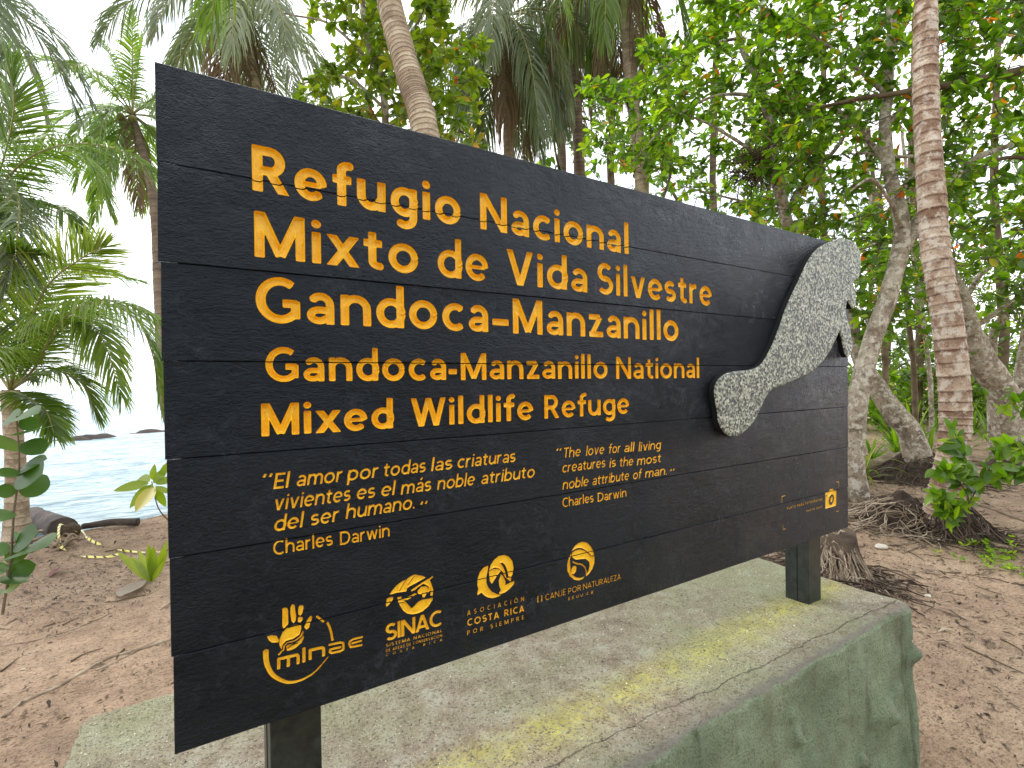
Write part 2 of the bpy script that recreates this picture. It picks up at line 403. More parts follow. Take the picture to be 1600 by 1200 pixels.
    if ch in 'ÁÓÍ': r.append([(W_/2-.04, 1.08), (W_/2+.12, 1.24)])
    clip = None
    if ch in 'vwxVWARNMXz': clip = (0, 1.0 if ch.isupper() else XH)
    if ch == 'y': clip = (-.32, XH)
    return W_, r, dots, clip
def natural(text, w, track):
    x = 0; out = []
    for ch in text:
        if ch == ' ': x += .30+w*.2+track; continue
        W_ = glyph(ch, w)[0]; out.append((ch, x, W_)); x += W_+track
    return x-track, out
def line(text, x0, x1, zb, cap, w, track=.13, slant=0.0, step=.002, depth=.008, wall=.003, z1=None, width_only=None):
    """board metres. x0..x1 ink range, zb baseline (at x0; z1 at x1). Returns list of (char, V, F)"""
    tot, items = natural(text, w, track)
    sx = (x1-x0)/tot; res = []
    for ch, gx, W_ in items:
        W2, st, dots, clip = glyph(ch, w)
        ox = x0+gx*sx; zz = zb+((z1-zb)*(gx/tot) if z1 is not None else 0)
        jx, jz = rng.normal(0, .004*cap), rng.normal(0, .006*cap)
        # widths of strokes are kept: only positions are scaled, in picture space of the letter
        def sdf(X, Z, st=st, dots=dots, clip=clip, ox=ox, zz=zz):
            y = (Z-zz-jz)/cap; x = ((X-ox-jx)/sx-slant*(Z-zz)/sx)
            d = np.full(X.shape, 1e9)
            for s_ in st: d = np.minimum(d, sd_stroke(x, y, s_[0], w*s_[1]) if isinstance(s_, tuple) else sd_stroke(x, y, s_, w))
            for dx, dy, dr in dots: d = np.minimum(d, np.hypot(x-dx, y-dy)-dr)
            if clip: d = np.maximum(d, np.maximum(clip[0]-y, y-clip[1]))
            return d*cap
        lo = -.36 if ch in 'gpqyQ' else -.03; hi = 1.3 if ch in 'ÁÓÍ' else 1.1
        sl = abs(slant)*cap*1.1
        r = tray(sdf, (ox-sl*.5-.06*sx, ox+(W2+.09)*sx+sl, zz+lo*cap, zz+hi*cap), step, depth, wall)
        if r: res.append((ch,)+r)
    return res
def strokes_sdf(sts, subs=()):
    """sts: list of ('s',pts,width[,w1]) or ('p',pts) in metres"""
    def one(X, Z, q):
        if q[0] == 's': return sd_stroke(X, Z, q[1], q[2], w1=q[3] if len(q) > 3 else None)
        return sd_poly(X, Z, q[1])
    def f(X, Z):
        d = np.full(X.shape, 1e9)
        for q in sts: d = np.minimum(d, one(X, Z, q))
        for q in subs: d = np.maximum(d, -one(X, Z, q))
        return d
    pts = np.concatenate([np.asarray(q[1]) for q in sts]); e = .006
    return f, (pts[:, 0].min()-e, pts[:, 0].max()+e, pts[:, 1].min()-e, pts[:, 1].max()+e)
# ------------------------------------------------------------------ the sign
def paint_black():
    m = Mat('black_paint')
    patch = m.noise(4.2, 5, .65, (1, 1, 1.5)); mott = m.noise(34, 6, .72); fine = m.noise(330, 3, .6, (1, 1, 1.1)); med = m.noise(120, 5, .65)
    grain = m.noise(16, 6, .7, (1, 1, 3.2), dist=2.6); swirl = m.noise(44, 5, .65, (1, 1, 1.5), dist=3.5)
    col = m.ramp(mott, [(.35, (.0012, .0016, .0035, 1)), (.62, (.0035, .0042, .008, 1)), (.8, (.010, .011, .016, 1))])
    pale_patch = m.math('MULTIPLY', m.ramp(patch, [(.50, 0), (.72, 1)]), m.ramp(mott, [(.45, 0), (.66, 1)]))  # pale mottled patches mixed into the black
    scr = m.ramp(m.noise(70, 3, .5, (1, 1, 3.5), dist=4, off=3), [(.69, 0), (.73, .5)])
    col = m.mix(m.math('ADD', m.math('MULTIPLY', pale_patch, .45), m.math('MULTIPLY', scr, .55), True), col, (.085, .092, .11, 1))
    ro = m.ramp(m.math('ADD', m.math('MULTIPLY', patch, .5), m.math('MULTIPLY', mott, .5)), [(.42, .06), (.60, .28)])
    b1 = m.bump(m.math('ADD', m.math('MULTIPLY', swirl, .9), m.math('MULTIPLY', grain, 1.3)), .45, .007)
    amt = m.ramp(m.noise(3.4, 4, .6, off=9), [(.38, .12), (.62, 1)])
    b2 = m.bump(m.math('MULTIPLY', m.math('ADD', m.math('MULTIPLY', med, 1.0), m.math('MULTIPLY', fine, .55)), amt), 1.0, .0085, b1)
    m.bsdf(col, ro, b2, spec=.30); m.b.inputs['Specular Tint'].default_value = (.74, .86, 1, 1); return m.done()
def paint_yellow():
    m = Mat('yellow_paint'); n = m.noise(60, 5); n2 = m.noise(14, 3)
    col = m.ramp(m.math('ADD', m.math('MULTIPLY', n, .5), m.math('MULTIPLY', m.noise(220, 3), .5)), [(.3, hexc(232, 170, 20)), (.5, hexc(255, 196, 32)), (.75, hexc(255, 212, 70))])
    spk = m.ramp(m.noise(420, 2), [(.70, 0), (.76, 1)])
    col = m.mix(m.math('MULTIPLY', spk, .45), col, (.16, .07, .012, 1))
    m.bsdf(col, .34, m.bump(m.math('ADD', n, m.noise(260, 2)), .5, .002), spec=.5); return m.done()
def granite():
    m = Mat('speckled_stone')
    v = m.vor(150, out='Color'); g = m.n('ShaderNodeSeparateColor'); m.l(v, g.inputs[0])
    col = m.ramp(g.outputs[0], [(0, (.012, .016, .016, 1)), (.24, (.045, .055, .05, 1)), (.36, (.15, .165, .135, 1)), (.56, (.30, .31, .24, 1)), (.78, (.46, .46, .36, 1)), (.94, (.62, .61, .53, 1))], 'CONSTANT')
    n = m.noise(300, 3); col = m.mix(.12, col, m.ramp(n, [(.4, .1), (.6, .5)]))
    m.bsdf(col, .5, m.bump(m.math('ADD', m.vor(150), n), .5, .0012)); return m.done()
M_BLACK = paint_black(); M_YEL = paint_yellow(); M_STONE = granite()
def m_plain(name, col, rough=.6, sc=30, var=.25, bs=.3, bd=.003, spec=.4):
    m = Mat(name); n = m.noise(sc, 5); c2 = tuple(min(1, c*(1+var)) for c in col[:3])+(1,); c1 = tuple(c*(1-var) for c in col[:3])+(1,)
    m.bsdf(m.ramp(n, [(.3, c1), (.7, c2)]), rough, m.bump(m.noise(sc*4, 4), bs, bd), spec=spec); return m.done()
M_DARK = m_plain('dark_backing', (.004, .004, .005), .8)
M_POST = m_plain('post_paint', (.022, .027, .024), .38, 40, .5, .4, .002)
M_GREYEDGE = m_plain('post_edge', (.16, .17, .15), .6, 20, .3)
SIGN = empty('refuge_sign', (0, 0, Z0), 'big black plank sign with carved yellow lettering standing on the concrete plinth', 'sign')
def sx(x): return x*S
big = []
def L(text, x0, x1, zb, cap, w, **k): return line(text, sx(x0), sx(x1), sx(zb), sx(cap), w*.90, **k)
CAP = .1015
for a in [('Refugio', .1632, .672, 1.1745, CAP, .225), ('Nacional', .7325, 1.3085, 1.1745, CAP, .205),
          ('Mixto', .1662, .5475, 1.030, CAP, .205), ('de', .6011, .757, 1.030, CAP, .195), ('Vida', .8168, 1.1215, 1.030, CAP, .195), ('Silvestre', 1.165, 1.752, 1.030, CAP, .19),
          ('Gandoca–', .1657, .8217, .8885, CAP, .205), ('Manzanillo', .8359, 1.556, .8885, CAP, .195),
          ('Gandoca', .1835, .6215, .7555, .077, .20), ('-', .6287, .6535, .755, .077, .2), ('Manzanillo', .6655, 1.203, .7555, .074, .185), ('National', 1.242, 1.671, .753, .074, .175),
          ('Mixed', .1730, .4735, .6355, .0725, .215), ('Wildlife', .521, .9035, .6355, .0735, .20), ('Refuge', .9445, 1.2995, .6355, .0705, .185)]:
    big += L(*a, track=.12, step=.0017, depth=.0095, wall=.0046)
for ch, V, Fc in big: tray_obj('letter', [(V, Fc)], M_YEL, SIGN)
q = dict(slant=.16, step=.0009, depth=.0026, wall=.0017, track=.10)
qs = [[('“', .1700, .190, .4735+.043, .035, .16), ('El', .1955, .2262, .5165, .035, .155), ('amor', .2428, .3445, .5165, .035, .155), ('por', .3575, .432, .5165, .035, .155), ('todas', .4445, .5575, .5165, .035, .155), ('las', .5735, .634, .5165, .035, .155), ('criaturas', .649, .8365, .5165, .035, .155)],
      [('vivientes', .1955, .363, .4685, .035, .155), ('es', .378, .423, .4685, .035, .155), ('el', .438, .473, .4675, .035, .155), ('más', .49, .572, .4665, .035, .155), ('noble', .590, .702, .465, .035, .155), ('atributo', .722, .9035, .464, .035, .155)],
      [('del', .1945, .2545, .4225, .035, .155), ('ser', .272, .335, .423, .035, .155), ('humano.', .352, .5265, .4255, .035, .155), ('”', .5385, .5585, .4055, .035, .16)]]
words = [r for ln_ in qs for a in ln_ for r in L(*a, **q)]
tray_obj('quotation', [(V, Fc) for _, V, Fc in words], M_YEL, SIGN)
q2 = dict(q); q2['slant'] = 0
tray_obj('quotation_author', [(V, Fc) for a in [('Charles', .1932, .3215, .3695, .032, .15), ('Darwin', .3385, .4596, .3655, .032, .15)] for _, V, Fc in L(*a, **q2)], M_YEL, SIGN)
qe = [('“', .9840, 1.003, .5100, .031, .16), ('The', 1.0135, 1.082, .5110, .031, .15), ('love', 1.105, 1.182, .5095, .031, .15), ('for', 1.202, 1.255, .5075, .031, .15), ('all', 1.272, 1.319, .5055, .031, .15), ('living', 1.341, 1.452, .5035, .031, .15),
      ('creatures', 1.0075, 1.186, .4655, .031, .15), ('is', 1.205, 1.233, .462, .031, .15), ('the', 1.25, 1.314, .459, .031, .15), ('most', 1.332, 1.4515, .456, .031, .15),
      ('noble', 1.009, 1.113, .4135, .031, .15), ('attribute', 1.130, 1.293, .412, .031, .15), ('of', 1.312, 1.352, .410, .031, .15), ('man.', 1.371, 1.482, .409, .031, .15), ('”', 1.497, 1.520, .394, .031, .16)]
tray_obj('quotation', [(V, Fc) for a in qe for _, V, Fc in L(*a, **q)], M_YEL, SIGN)
tray_obj('quotation_author', [(V, Fc) for a in [('Charles', 1.008, 1.135, .3585, .029, .15), ('Darwin', 1.152, 1.281, .3565, .029, .15)] for _, V, Fc in L(*a, **q2)], M_YEL, SIGN)

# emblems, traced on the board's plane
def crop(x0, y0, k, pts): return [bp(x0+px/k, y0+py/k) for px, py in pts]
def emblem(name, label, groups, step=.0009, depth=.003, wall=.0018):
    parts = []
    for sts, subs in groups:
        f, bb = strokes_sdf(sts, subs); r = tray(f, bb, step, depth, wall)
        if r: parts.append(r)
    o = tray_obj(name, parts, M_YEL, SIGN); o['label'] = label; return o
c12 = lambda pts: crop(400, 930, 12, pts); u = .85/700   # ~ metres per picture pixel near the left edge
def pl(k, x0, y0, pts): return ('p', crop(x0, y0, k, pts))
def sk(k, x0, y0, pts, w, w1=None, sm=True):
    p = crop(x0, y0, k, pts)
    if sm and len(p) > 2: p = spline(p, 6*len(p))
    return ('s', p, w) if w1 is None else ('s', p, w, w1)
mi = []
H = (12, 400, 930)
for pts in ([(495, 250), (540, 232), (585, 240), (605, 300), (605, 540), (570, 575), (540, 615), (512, 622), (495, 580)],
            [(645, 230), (665, 180), (695, 165), (725, 190), (738, 300), (755, 400), (742, 480), (705, 528), (665, 480), (645, 350)],
            [(800, 215), (835, 185), (885, 190), (890, 240), (872, 330), (835, 385), (795, 360), (792, 280)],
            [(785, 425), (825, 400), (880, 420), (870, 470), (825, 518), (785, 500)],
            [(985, 430), (1025, 380), (1055, 400), (1045, 460), (1005, 560), (995, 610), (945, 648), (905, 600), (935, 510)],
            [(205, 775), (290, 745), (385, 758), (425, 830), (425, 885), (300, 893), (245, 850)]):
    mi.append(([pl(*H, pts)], []))
leaf1 = [(845, 540), (850, 640), (815, 740), (700, 815), (560, 860), (500, 930), (478, 1030), (440, 930), (440, 830), (500, 690), (600, 600), (720, 560)]
leaf2 = [(885, 655), (893, 705), (860, 770), (780, 835), (690, 880), (590, 900), (545, 950), (530, 1030), (490, 1060), (440, 1130), (405, 1115), (470, 1040), (500, 1020), (510, 950), (580, 880), (720, 845), (810, 780)]
leaf3 = [(893, 745), (900, 800), (850, 900), (750, 985), (660, 1030), (580, 1045), (565, 960), (600, 930), (720, 900), (800, 860)]
mi += [([pl(*H, leaf1)], []), ([pl(*H, leaf2)], []), ([pl(*H, leaf3)], [sk(*H, [(600, 1000), (660, 940), (790, 890)], .0016)])]
R_ = (13.333, 410, 990)
ringp = [(72, 350), (75, 520), (110, 680), (200, 840), (320, 935), (470, 1000), (590, 1015), (760, 985), (920, 915), (1080, 810), (1230, 650), (1375, 475)]
mi.append(([sk(*R_, ringp, .0100, .0022)], []))
mi.append(([sk(12, 480, 930, [(180, 395), (240, 440), (310, 500)], .0042)], []))
mi.append(([sk(12, 480, 930, [(375, 510), (420, 600), (455, 720), (475, 850)], .0046)], []))
w = .0058
mi.append(([sk(*R_, [(340, 745), (340, 530), (720, 440), (745, 470), (745, 635)], w, sm=False), sk(*R_, [(545, 480), (540, 690)], w)], []))
mi.append(([sk(*R_, [(865, 285), (865, 600)], w)], []))
mi.append(([sk(*R_, [(995, 550), (995, 345), (1240, 290), (1275, 310), (1275, 475)], w, sm=False)], []))
A_ = (12, 480, 930)
mi.append(([sk(*A_, [(400, 935), (620, 885), (670, 890), (680, 940), (675, 1020), (620, 1050), (460, 1085), (425, 1065), (430, 1020), (480, 1005), (640, 970)], .0046, sm=False)], []))
mi.append(([sk(*A_, [(1045, 780), (860, 825), (795, 870), (790, 920), (815, 975), (1035, 930)], .0044, sm=False), sk(*A_, [(830, 905), (1030, 850)], .0042)], []))
emblem('emblem', 'hand and leaf emblem in a broken ring above the word minae', mi)
K = (12, 595, 890)
si = [([pl(*K, [(165, 465), (210, 400), (300, 290), (400, 220), (485, 180), (560, 125), (640, 90), (700, 105), (790, 120), (848, 150), (700, 230), (590, 290), (500, 340), (480, 410), (300, 435), (200, 465)])],
       [sk(*K, [(490, 185), (440, 250), (345, 400)], .0012), sk(*K, [(640, 110), (590, 170), (510, 285)], .0012)]),
      ([pl(*K, [(115, 545), (170, 520), (235, 515), (225, 570), (170, 640), (110, 700), (95, 660)])], []),
      ([pl(*K, [(310, 515), (390, 505), (385, 540), (320, 560)]), pl(*K, [(320, 590), (450, 570), (495, 570), (590, 520), (650, 470), (690, 470), (640, 440), (540, 495), (430, 545), (320, 575)]),
        pl(*K, [(320, 585), (430, 570), (500, 640), (575, 725), (620, 690), (690, 610), (770, 565), (900, 545), (975, 520), (970, 570), (900, 680), (800, 775), (700, 820), (600, 840), (500, 825), (420, 770), (350, 660)])], [sk(*K, [(320, 630), (440, 610)], .0012)]),
      ([pl(*K, [(565, 385), (660, 320), (780, 240), (900, 170), (975, 120), (980, 140), (920, 195), (950, 270), (985, 380), (975, 490), (925, 490), (940, 400), (890, 310), (800, 265), (700, 330), (640, 385), (575, 410)])], []),
      ([pl(*K, [(690, 400), (760, 320), (840, 310), (930, 360), (940, 385), (880, 440), (850, 465), (825, 520), (785, 520), (775, 465), (700, 455)])], [])]
emblem('emblem', 'toucan and tree globe emblem above the letters SINAC', si)
K = (15, 740, 860)
co = [([pl(*K, [(345, 355), (335, 450), (300, 620), (300, 760), (340, 860), (430, 970), (540, 1020), (660, 1035), (580, 1085), (450, 1120), (330, 1100), (250, 1055), (185, 990), (90, 1055), (85, 1010), (110, 900), (85, 800), (100, 650), (150, 500), (240, 400)])], []),
      ([pl(*K, [(365, 480), (400, 350), (480, 220), (590, 130), (720, 105), (830, 150), (910, 250), (935, 400), (915, 560), (885, 620), (815, 610), (795, 480), (745, 350), (680, 285), (630, 290), (690, 380), (740, 500), (765, 640), (740, 640), (680, 500), (590, 420), (500, 400), (430, 430)])], []),
      ([pl(*K, [(360, 495), (450, 440), (560, 430), (645, 475), (560, 580), (490, 690), (430, 785), (380, 720)])], []),
      ([pl(*K, [(645, 545), (690, 600), (750, 720), (745, 810), (860, 750), (955, 715), (945, 790), (850, 900), (740, 985), (640, 1020), (590, 1010), (640, 930), (600, 830), (590, 700)])], []),
      ([pl(*K, [(750, 645), (880, 630), (870, 720), (830, 715), (820, 690)])], [])]
emblem('emblem', 'emblem of intertwined curved shapes above the words Costa Rica por siempre', co, step=.0011)
K = (17.143, 880, 840)
ca = [([pl(*K, [(225, 375), (300, 240), (400, 150), (520, 110), (640, 135), (740, 240), (800, 350), (825, 470), (755, 480), (680, 400), (600, 330), (500, 280), (400, 275), (300, 320)])], []),
      ([pl(*K, [(245, 400), (340, 340), (460, 315), (580, 350), (680, 430), (735, 490), (840, 500), (835, 680), (780, 850), (700, 960), (630, 1030), (600, 1010), (680, 880), (710, 740), (690, 640), (600, 565), (460, 580), (340, 590), (260, 545), (230, 480)])], []),
      ([pl(*K, [(225, 420), (215, 500), (180, 580), (185, 700), (200, 900), (250, 1000), (340, 1060), (450, 1080), (580, 1035), (540, 1100), (420, 1150), (300, 1130), (180, 1030), (115, 900), (105, 730), (130, 600), (180, 480)])], []),
      ([pl(*K, [(215, 850), (260, 770), (330, 750), (360, 800), (345, 900), (290, 980), (215, 960)])], []),
      ([sk(*K, [(250, 640), (350, 690), (480, 715), (570, 780), (610, 880), (620, 1000)], .0035)], [])]
emblem('emblem', 'round emblem of a curled sprout above the words Canje por Naturaleza', ca, step=.0011)
def cap_line(text, p0, p1, cap, w, step=.0008, **k):
    a = bp(*p0); b = bp(*p1)
    return [(V, Fc) for _, V, Fc in line(text, a[0], b[0], a[1], cap*S, w, step=step, depth=k.pop('depth', .0022), wall=.0014, z1=b[1], **k)]
tray_obj('caption', cap_line('SINAC', (603, 1002), (691, 977), .042, .17, track=.03, step=.001, depth=.003), M_YEL, SIGN)
tray_obj('caption', cap_line('SISTEMA NACIONAL', (603, 1011.5), (691, 987.5), .0085, .19, track=.2)+cap_line('DE AREAS DE CONSERVACION', (603, 1019.5), (691, 995), .0080, .19, track=.14)
         + cap_line('COSTA RICA', (603, 1026), (691, 1001.5), .0068, .2, track=1.1), M_YEL, SIGN)
tray_obj('caption', cap_line('ASOCIACIÓN', (730, 962), (819, 939), .0135, .17, track=.75)+cap_line('COSTA RICA', (730, 979), (819, 955.5), .0195, .19, track=.22)+cap_line('POR SIEMPRE', (730, 992.5), (819, 967.5), .0125, .18, track=.62), M_YEL, SIGN)
tray_obj('caption', cap_line('II', (839.5, 942), (847.5, 940), .020, .13, track=.35)+cap_line('CANJE', (852, 938.5), (884, 929), .0185, .13, track=.12)+cap_line('POR', (888, 928.5), (908, 922), .0185, .13, track=.12)
         + cap_line('NATURALEZA', (911, 921.5), (970, 905), .0185, .13, track=.10)+cap_line('E.E.U.U.-C.R.', (888, 938), (929, 927), .0095, .18, track=.2), M_YEL, SIGN)
tray_obj('caption', cap_line('PUNTO PARA FOTOGRAFIAS', (1230, 796.5), (1285, 781.5), .0115, .2, track=.22, step=.0012)+cap_line('PHOTO SPOT', (1260, 800.5), (1285, 793), .0095, .2, track=.2, step=.0012), M_YEL, SIGN)
K = (12, 1200, 740)
emblem('emblem', 'small yellow camera pictogram by the lower right corner',
       [([pl(*K, [(1075, 355), (1150, 330), (1165, 290), (1215, 280), (1235, 315), (1285, 320), (1280, 590), (1255, 610), (1075, 660)])], [('p', crop(*K[1:], 12, [(1140, 505), (1155, 430), (1195, 385), (1225, 395), (1238, 450), (1225, 530), (1190, 585), (1155, 580)])), pl(*K, [(1088, 405), (1108, 400), (1108, 425), (1088, 430)])]),
        ([pl(*K, [(1168, 500), (1185, 440), (1205, 425), (1215, 460), (1205, 520), (1182, 545)])], [])], step=.0013)
fr = []
for pts in ([(265, 550), (262, 430), (325, 410)], [(1280, 160), (1330, 152), (1330, 250)], [(280, 950), (285, 1045), (335, 1035)], [(1275, 712), (1328, 700), (1328, 620)]):
    fr.append(([sk(*K, pts, .0022, sm=False)], []))
emblem('emblem', 'four thin corner marks framing the photo spot caption', fr, step=.0009, depth=.0015)

# planks: real boards with the lettering cut out of them
PT = .030                                           # plank thickness
xl = [-.009, -.0085, -.0045, -.003, .0005, .003, .006][::-1]; xr = [2.826, 2.824, 2.822, 2.819, 2.813, 2.808, 2.802][::-1]
cutters = []
from mathutils.geometry import tessellate_polygon, delaunay_2d_cdt
for loops, dep in CUTS:
    lp = []
    for p in loops:
        k_ = np.hypot(*(p-np.roll(p, 1, 0)).T) > 6e-5; p = simplify(p[k_], .00018)
        if len(p) >= 3: lp.append(p)
    if not lp: continue
    flat = np.concatenate(lp); ed = []; o_ = 0
    for p in lp: ed += [(o_+i, o_+(i+1) % len(p)) for i in range(len(p))]; o_ += len(p)
    vv, _, ff, ov, _, _ = delaunay_2d_cdt([Vector(a) for a in flat], ed, [], 1, 1e-9)
    if len(vv) != len(flat): print('cdt changed', len(vv), len(flat))
    mp2 = [o[0] if o else 0 for o in ov]; tri = []
    for f in ff:
        cx, cz = np.mean([vv[i][:] for i in f], 0); ins = False
        for p in lp:
            a, b = p, np.roll(p, -1, 0); cr_ = (a[:, 1] > cz) != (b[:, 1] > cz)
            ins ^= bool((cr_ & (cx < (b[:, 0]-a[:, 0])*(cz-a[:, 1])/(b[:, 1]-a[:, 1]+1e-18)+a[:, 0])).sum() % 2)
        if ins: tri.append([mp2[i] for i in f])
    cutters.append((flat, lp, tri, dep))
for k in range(7):
    z0, z1 = sx(.2*k)+.0004, sx(.2*(k+1))-.0004; g = rng.normal(0, .0005)
    bm = bmesh.new(); ns_ = 90; xs = np.linspace(sx(xl[k]), sx(xr[k]), ns_)
    ch = .0013
    top = z1+fbm(np.stack([xs*3, xs*0+k*9.1, xs*0], 1), 1, 4)*(.0011 if k == 6 else .0002); bot = z0+fbm(np.stack([xs*3, xs*0+k*5.3+40, xs*0], 1), 1, 4)*(.0009 if k == 0 else .0002)
    prof = lambda t, b: [(ch, t), (0, t-ch), (0, b+ch), (ch, b), (PT, b), (PT, t)]
    ring = []
    for i, x in enumerate(xs):
        ring.append([bm.verts.new((x+(.0012*vnoise(np.array([0, z*60, k*3.])) if i in (0, ns_-1) else 0), y+g, z)) for y, z in prof(top[i], bot[i])])
    for i in range(ns_-1):
        for j in range(6): bm.faces.new((ring[i][j], ring[i][(j+1) % 6], ring[i+1][(j+1) % 6], ring[i+1][j]))
    bm.faces.new(ring[0][::-1]); bm.faces.new(ring[-1])
    bmesh.ops.recalc_face_normals(bm, faces=bm.faces)
    me = bpy.data.meshes.new('plank'); bm.to_mesh(me); bm.free(); me.materials.append(M_BLACK)
    pk = link('plank', me, SIGN)
    CV = []; CF_ = []; n = 0
    for flat, lp, tri, dep in cutters:
        if flat[:, 1].max() < z0-.001 or flat[:, 1].min() > z1+.001: continue
        m_ = len(flat); fr_ = np.stack([flat[:, 0], np.full(m_, -.01), flat[:, 1]], 1); bk = fr_.copy(); bk[:, 1] = dep+.003
        CV += [fr_, bk]
        for t in tri: CF_.append([n+i for i in t]); CF_.append([n+m_+i for i in t[::-1]])
        o_ = 0
        for p in lp:
            L_ = len(p)
            for i in range(L_): j = (i+1) % L_; CF_.append([n+o_+i, n+o_+j, n+m_+o_+j, n+m_+o_+i])
            o_ += L_
        n += 2*m_
    if CV:
        cm = mesh('cutter', np.concatenate(CV), CF_, M_BLACK, smooth=False)
        bm = bmesh.new(); bm.from_mesh(cm); bmesh.ops.remove_doubles(bm, verts=bm.verts, dist=1e-7); bmesh.ops.recalc_face_normals(bm, faces=bm.faces); bm.to_mesh(cm); bm.free()
        co_ = link('cutter', cm, SIGN)
        md = pk.modifiers.new('cut', 'BOOLEAN'); md.object = co_; md.operation = 'DIFFERENCE'; md.solver = 'EXACT'; md.use_self = True
        bpy.context.view_layer.update(); dg = bpy.context.evaluated_depsgraph_get()
        nm = bpy.data.meshes.new_from_object(pk.evaluated_get(dg)); pk.modifiers.clear(); pk.data = nm; nm.name = 'plank'
        bpy.data.objects.remove(co_)
# dark strip behind the joints, posts and the stone animal
def box(name, x0, x1, y0, y1, z0, z1, mat, parent, bev=.002, seg=2):
    bm = bmesh.new(); bmesh.ops.create_cube(bm, size=1)
    for v in bm.verts: v.co = Vector((x0+(v.co.x+.5)*(x1-x0), y0+(v.co.y+.5)*(y1-y0), z0+(v.co.z+.5)*(z1-z0)))
    if bev: bmesh.ops.bevel(bm, geom=bm.edges[:], offset=bev, segments=seg, affect='EDGES', profile=.6)
    me = bpy.data.meshes.new(name); bm.to_mesh(me); bm.free(); me.materials.append(mat); return link(name, me, parent)
box('backing_board', .02, 2.36, PT+.001, PT+.006, .01, 1.18, M_DARK, SIGN)
p0 = PT+.009
for a, nm in ((.1863, 'left post'), (2.5141, 'right post')):
    po = box('post', sx(a), sx(a+.1128), p0, p0+sx(.1127), sx(-.36), sx(1.3), M_POST, SIGN, .003)
    box('post_seam', sx(a)-.0012, sx(a), p0+.044, p0+.047, sx(-.33), sx(-.01), M_DARK, po, 0)
    box('bracket', sx(a)+.01, sx(a+.1128)-.01, PT+.0065, p0-.0002, sx(.08), sx(.14), M_DARK, po, 0)
# stone animal
K = (3.5294, 1100, 360); yf = -.024
mp_ = [(690, 65), (735, 48), (785, 45), (830, 65), (858, 110), (868, 170), (862, 240), (845, 272), (826, 282), (832, 320), (842, 365), (838, 410), (826, 432), (805, 405), (798, 385), (790, 400), (783, 440), (790, 480), (805, 530), (815, 580), (822, 640), (812, 680), (795, 700),
       (778, 670), (765, 610), (750, 560), (735, 590), (700, 660), (655, 725), (600, 780), (530, 815), (460, 845), (400, 868), (370, 885), (345, 920), (320, 970), (290, 1035), (250, 1090), (200, 1130), (155, 1137), (110, 1110), (85, 1060), (78, 1000), (64, 930), (62, 870), (80, 825), (125, 790), (190, 775), (260, 768),
       (310, 745), (345, 700), (385, 620), (420, 530), (450, 440), (490, 350), (530, 265), (570, 180), (610, 120), (650, 85)]
pts = np.array([bp(1100+a/3.5294, 360+b/3.5294, yf) for a, b in mp_])
pts = spline(np.vstack([pts, pts[:1]]), 260)[:-1]
def slab(name, pts, y0, y1, mats, parent, bev=.003):
    n = len(pts); tri = tessellate_polygon([[Vector((a, b, 0)) for a, b in pts]])
    area = .5*np.sum(pts[:, 0]*np.roll(pts[:, 1], -1)-np.roll(pts[:, 0], -1)*pts[:, 1]); s = 1 if area > 0 else -1
    t = np.roll(pts, -1, 0)-np.roll(pts, 1, 0); nn = nrm(np.stack([t[:, 1], -t[:, 0]], 1))*s
    R = [(pts-nn*bev, y0), (pts-nn*bev*.3, y0+bev*.3), (pts, y0+bev), (pts, y1)]
    V = np.concatenate([np.stack([p[:, 0], np.full(n, y), p[:, 1]], 1) for p, y in R]); Fc = [list(t_) for t_ in tri]+[[3*n+i for i in t_[::-1]] for t_ in tri]; k = len(tri)
    for r in range(3):
        for i in range(n): j = (i+1) % n; Fc.append([r*n+i, r*n+j, (r+1)*n+j, (r+1)*n+i])
    me = mesh(name, V, Fc, mats, smooth=False); bm = bmesh.new(); bm.from_mesh(me); bmesh.ops.recalc_face_normals(bm, faces=bm.faces)
    for f in bm.faces:
        if len(mats) > 1 and abs(f.normal.y) < .3: f.material_index = 1
    bm.to_mesh(me); bm.free(); return link(name, me, parent)
def dome(name, pts, y0, y1, mats, parent, bev=.005, step=.0045):
    f = lambda X, Z: sd_poly(X, Z, pts)
    xs_ = np.arange(pts[:, 0].min()-.01, pts[:, 0].max()+.01, step); zs_ = np.arange(pts[:, 1].min()-.01, pts[:, 1].max()+.01, step); X, Z = np.meshgrid(xs_, zs_)
    V, Fc, loops = march(X, Z, f(X, Z)); t = np.clip(-V[:, 2]/bev, 0, 1); y = y0+bev*(1-np.sqrt(1-(1-t)**2))*.8+.0005*fbm(np.stack([V[:, 0], V[:, 1], V[:, 0]*0], 1), 40, 2)
    VV = [np.stack([V[:, 0], y, V[:, 1]], 1)]; n = len(V); mi = [0]*len(Fc)
    for p in loops:
        k = len(p); a = np.column_stack([p[:, 0], np.full(k, y0+bev*.8), p[:, 1]]); b = a.copy(); b[:, 1] = y1; VV += [a, b]
        for i in range(k): j = (i+1) % k; Fc.append([n+i, n+j, n+k+j, n+k+i]); mi.append(1)
        n += 2*k
    me = mesh(name, np.concatenate(VV), Fc, mats); me.polygons.foreach_set('material_index', np.array(mi, np.int32)); return link(name, me, parent)
man = dome('animal_figure', pts, yf, -.0012, [M_STONE, M_DARK], SIGN)
man['label'] = 'speckled stone silhouette of a manatee hanging over the right end'
